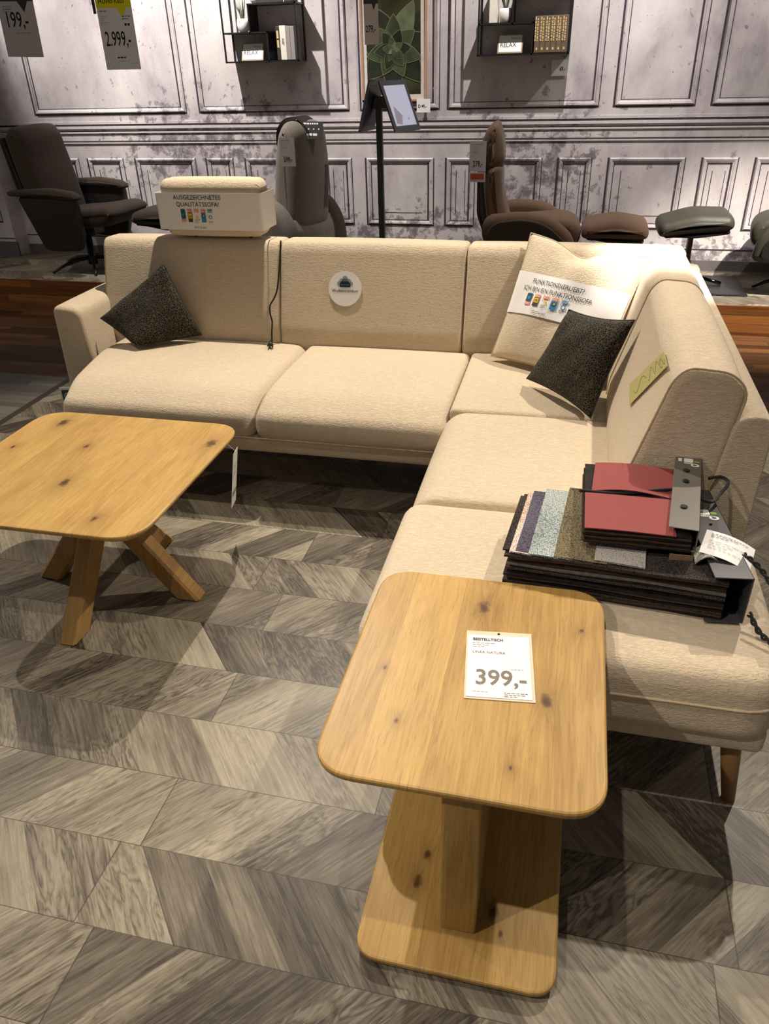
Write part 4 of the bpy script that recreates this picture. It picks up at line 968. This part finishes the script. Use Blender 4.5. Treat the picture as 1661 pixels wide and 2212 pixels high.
# ------------------------------------------------------------------ succulent picture
t = thing('framed_picture', 'framed succulent rosette photograph hanging on the wall', 'picture', (0, 0, 0))
x0, x1, z0, z1 = -1.585, -1.115, 1.318, 1.985
bm = bmesh.new()
for a in ((x0, x0+.012, z0, z1), (x1-.012, x1, z0, z1), (x0, x1, z0, z0+.012), (x0, x1, z1-.012, z1)): box(bm, a[0], a[1], WY-.03, WY-.002, a[2], a[3])
bmobj('frame', bm, 'frameoak', t); B('mat_board', 'mat', x0+.012, x1-.012, WY-.022, WY-.004, z0+.012, z1-.012, t)
pl = Plane((x0+.042, WY-.0225, z0+.045), (1, 0, 0), (0, 0, 1)); aw, ah = x1-x0-.084, z1-z0-.09
art = sheet('photograph', pl, 0, 0, aw, ah, 'artbg', t, .0008)
def petal(cx_, cy_, ang, ln, wd, mat, h):
    pts = []
    for k in range(13):
        u = k/12; w_ = wd*math.sin(PI*min(1, u**.75))**.8*(1-.15*u) if u < 1 else 0; pts.append((u*ln, w_))
    poly = [(p, q) for p, q in pts]+[(p, -q) for p, q in reversed(pts[1:-1])]
    c_, s_ = math.cos(ang), math.sin(ang)
    def tr(sc, o=0): return [(min(max(cx_+(p*c_-q*s_)*sc, 0.001), aw-.001), min(max(cy_+(p*s_+q*c_)*sc, .001), ah-.001)) for p, q in poly]
    sheet('petal_edge', pl, 0, 0, 0, 0, 'artedge', art, .0001, h, tr(1.0)); sheet('petal', pl, 0, 0, 0, 0, mat, art, .0001, h+.0003, tr(.965))
hh = .001; cx0, cy0 = aw*.50, ah*.47
for ring, (cnt, ln, wd, off) in enumerate(((7, .30, .085, .2), (7, .20, .065, .65), (6, .135, .045, .1), (5, .08, .03, .5), (5, .045, .016, 0))):
    for k in range(cnt):
        petal(cx0, cy0, off+2*PI*k/cnt, ln*random.uniform(.85, 1.1), wd, ['art1', 'art2', 'art1', 'art2', 'art3'][ring] if random.random() < .75 else 'art3' if ring < 2 else 'art2', hh); hh += .0005

# ------------------------------------------------------------------ wall shelves
def rod(bm, a, b, w=.010):
    a, b = Vector(a), Vector(b); lo = V(*[min(a[i], b[i])-w/2 for i in range(3)]); hi = V(*[max(a[i], b[i])+w/2 for i in range(3)])
    box(bm, lo.x, hi.x, lo.y, hi.y, lo.z, hi.z)
def shelf(label, X, Z, W_, D=.16):
    t = thing('wall_shelf', label, 'shelf', (0, 0, 0)); y1 = WY-.008; y0 = y1-D; H_ = .62
    bm = bmesh.new()
    for y in (y0, y1):
        rod(bm, (X, y, Z), (X+W_, y, Z)); rod(bm, (X, y, Z+H_), (X+W_, y, Z+H_)); rod(bm, (X, y, Z), (X, y, Z+H_)); rod(bm, (X+W_, y, Z), (X+W_, y, Z+H_))
        rod(bm, (X, y, Z+.175), (X+W_*.60, y, Z+.175)); rod(bm, (X+W_*.60, y, Z), (X+W_*.60, y, Z+.175))
        rod(bm, (X+W_*.37, y, Z+.175), (X+W_*.37, y, Z+.34)); rod(bm, (X+W_*.37, y, Z+.34), (X+W_, y, Z+.34))
    for x, z in ((X, Z), (X+W_, Z), (X, Z+H_), (X+W_, Z+H_), (X, Z+.175), (X+W_*.6, Z+.175), (X+W_*.37, Z+.34), (X+W_, Z+.34)): rod(bm, (x, y0, z), (x, y1, z))
    bmobj('frame', bm, 'black', t)
    for a, b, z in ((0, W_, 0), (0, W_*.6, .175), (W_*.37, W_, .34), (0, W_, H_)): B('shelf_board', 'black', X+a, X+b, y0, y1, Z+z-.003, Z+z+.004, t)
    B('side_panel', 'black', X+W_*.60-.003, X+W_*.60+.003, y0, y1, Z, Z+.175, t); B('side_panel', 'black', X+W_*.37-.003, X+W_*.37+.003, y0, y1, Z+.175, Z+.34, t)
    return t
LX, LZ, LW = -2.545, 1.588, .545
RX, RZ, RW = -.742, 1.585, .590
shelf('black metal wall shelf with plant and picture card, left of the succulent picture', LX, LZ, LW)
shelf('black metal wall shelf with a row of brown volumes, right of the succulent picture', RX, RZ, RW)
def book(label, x, z, w, h, mat, prints=None, group=None, d=.13, name='book'):
    t = thing(name, label, 'book', (x, WY-.155, z), 0, group)
    B('cover', mat, 0, w, 0, d, 0, h, t, .002); B('page_block', 'paper', .003, w-.003, .004, d+.001, .004, h-.004, t)
    return t
yb = WY-.155
t = book('slim dark book with gold spine on the left shelf', LX+.385, LZ+.006, .026, .20, 'bookdark'); pl = Plane((.005, -.0006, .07), (1, 0, 0), (0, 0, 1))
for z in (.075, .13): 
    o = B('spine_print', 'gold', .006, .020, -.001, 0, z, z+.045, t)
t = book('thick cream book standing on the left shelf', LX+.413, LZ+.006, .044, .205, 'bookcream')
lines(Plane((.006, -.001, .13), (0, 0, -1), (1, 0, 0)), 0, .018, .035, 2, .009, 'inkgrey', t, th=.6)
book('grey book standing right of the cream book on the left shelf', LX+.458, LZ+.006, .030, .20, 'bookgrey')
book('pale grey book at the right end of the left shelf', LX+.489, LZ+.006, .030, .20, 'bookgrey')
vol = book('brown gold-lettered volume on the right shelf, next to its divider', RX+.60*RW+.012, RZ+.006, .034, .205, 'bookbr', group='brown volumes on the right shelf')
lines(Plane((.010, -.001, .065), (0, 0, 1), (-1, 0, 0)), 0, .002, .125, 1, .010, 'gold', vol, th=.8); lines(Plane((.010, -.001, .065), (0, 0, 1), (-1, 0, 0)), 0, -.012, .115, 1, .010, 'gold', vol, th=.8)
disc('emblem', Plane((.017, -.001, .022), (1, 0, 0), (0, 0, 1)), 0, 0, .006, 'gold', vol, ry=.009)
vl = ['second brown volume from the divider on the right shelf', 'third brown volume from the divider on the right shelf', 'fourth brown volume from the divider on the right shelf', 'fifth brown volume from the divider on the right shelf', 'sixth brown volume, at the right end of the right shelf']
for k in range(1, 6):
    c = copy_tree(vol); c.location.x += .0352*k; c['label'] = vl[k-1]
book('tall cream book beside the plant on the right shelf', RX+.065, RZ+.181, .05, .21, 'bookcream')
t = book('flat dark book lying on the upper board of the left shelf', LX+.26, LZ+.346, .26, .035, 'bookdark'); B('cover_band', 'white', .2, .205, -.001, .001, 0, .035, t)
def plant(label, x, y, z, s=1.):
    t = thing('potted_plant', label, 'plant', (x, y, z)); bm = bmesh.new()
    lathe(bm, [(.026*s, 0), (.038*s, .012*s), (.046*s, .04*s), (.046*s, .062*s), (.041*s, .085*s), (.038*s, .085*s), (.037*s, .07*s)], 24); bmobj('pot', bm, 'pot', t, True)
    rnd = random.Random(int(x*100)); 
    for k in range(18):
        a = rnd.uniform(0, 6.28); l = rnd.uniform(.10, .17)*s; sp = rnd.uniform(.2, 1)*.06*s; bm = bmesh.new(); pts = []
        for i in range(6):
            u = i/5; pts.append((math.cos(a)*(.012*s+sp*u*u), math.sin(a)*(.012*s+sp*u*u)*.7, .07*s+l*u))
        tube(bm, pts, .004, 5, rfun=lambda q: .0042*s*(1-q*.9)); bmobj('leaf', bm, 'leaf', t, True)
    return t
plant('spiky grass plant in white pot on the left shelf', LX+.125, WY-.09, LZ+.181, .95); plant('spiky plant in white pot on the right shelf', RX+.165, WY-.09, RZ+.181, .95)
def vase(label, x, z):
    t = thing('white_vase', label, 'vase', (x, WY-.09, z)); bm = bmesh.new(); lathe(bm, [(.025, 0), (.04, .02), (.045, .06), (.03, .10)], 20); bmobj('body', bm, 'pot', t, True)
vase('small white vase on the upper board of the left shelf', LX+.235, LZ+.346)
def relax(label, x, z):
    t = thing('picture_card', label, 'picture card', (x, WY-.135, z)); pl = Plane((0, 0, 0), (1, 0, 0), (0, .05, .12))
    sheet('frame', pl, 0, 0, .165, .118, 'gilt', t, .006); sheet('card', pl, .008, .008, .157, .110, 'paper', t, .0006, .0062)
    text('RELAX', pl, .016, .038, .040, 'ink', t, .0075, sx=.9); text('Time to', pl, .085, .085, .019, 'ink', t, .0075)
relax('gilt-framed Time to RELAX card on the left shelf', LX+.105, LZ+.006); relax('gilt-framed Time to RELAX card on the right shelf', RX+.125, RZ+.006)

# ------------------------------------------------------------------ lights
def spot(loc, target, power, size=70, blend=.5, radius=.03, col=(1, .84, .64)):
    l = bpy.data.lights.new('ceiling_spot', 'SPOT'); l.energy = power; l.spot_size = math.radians(size); l.spot_blend = blend; l.shadow_soft_size = radius; l.color = col
    o = bpy.data.objects.new('ceiling_spot', l); C.objects.link(o); o.location = loc
    o.rotation_euler = (Vector(target)-Vector(loc)).to_track_quat('-Z', 'Y').to_euler(); return o
W1 = (1, .88, .735); W2 = (1, .91, .82); CW = (1, .93, .90)
LIGHTS = [
 ((-1.40, 3.72, 3.0), (-1.3, 2.1, 0), 150, 85, .5, .02, W1),
 ((1.10, 3.50, 3.0), (.3, 2.2, .4), 120, 80, .6, .02, W1),
 ((-4.1, 2.7, 3.0), (-1.6, 1.7, .1), 75, 50, .6, .02, W1),
 ((-1.9, -.5, 3.0), (-.1, .95, .2), 75, 40, .6, .02, W1),
 ((-.36, .75, 3.0), (-.3, .9, .2), 42, 75, .6, .02, W1),
 ((.15, 3.0, 3.0), (.36, 3.30, .87), 420, 19, 1., .03, W2),
 ((-2.75, 5.05, 3.3), (-2.6, 6.07, 1.5), 170, 80, .7, .015, CW),
 ((-.10, 5.05, 3.3), (-.4, 6.07, 1.5), 100, 75, .7, .015, CW),
 ((1.4, 5.0, 3.3), (1.1, 6.0, 1.2), 80, 75, .7, .02, CW),
 ((-4.7, 5.25, 3.3), (-4.0, 6.07, 2.0), 130, 48, .8, .02, CW),
 ((1.9, 4.0, 3.0), (1.25, 5.5, .2), 520, 40, .8, .02, W2),
 ((-4.4, 3.7, 3.0), (-4.0, 5.2, .1), 38, 45, .8, .02, W1),
]
for a in LIGHTS: spot(*a)
w = bpy.data.worlds.new('world'); bpy.context.scene.world = w; w.use_nodes = True
w.node_tree.nodes['Background'].inputs[0].default_value = (1, .92, .86, 1); w.node_tree.nodes['Background'].inputs[1].default_value = .06

# ------------------------------------------------------------------ camera
yaw, pit, rol = math.radians(14.07), math.radians(31.), math.radians(1.742)
F = V(-math.sin(yaw)*math.cos(pit), math.cos(yaw)*math.cos(pit), -math.sin(pit)); Xv = V(math.cos(yaw), math.sin(yaw), 0); U = Xv.cross(F)
R_ = Xv*math.cos(rol)-U*math.sin(rol); U_ = Xv*math.sin(rol)+U*math.cos(rol)
cam = bpy.data.cameras.new('camera'); co = bpy.data.objects.new('camera', cam); C.objects.link(co)
cam.sensor_fit = 'HORIZONTAL'; cam.sensor_width = 36; cam.lens = 1639/1661*36; cam.clip_start = .05
co.matrix_world = Matrix(((R_.x, U_.x, -F.x, 0), (R_.y, U_.y, -F.y, 0), (R_.z, U_.z, -F.z, 1.6), (0, 0, 0, 1)))
sc = bpy.context.scene; sc.camera = co
sc.view_settings.view_transform = 'Standard'; sc.view_settings.look = 'None'; sc.view_settings.gamma = 1; sc.view_settings.use_curve_mapping = False
sc.view_settings.exposure = 1.15
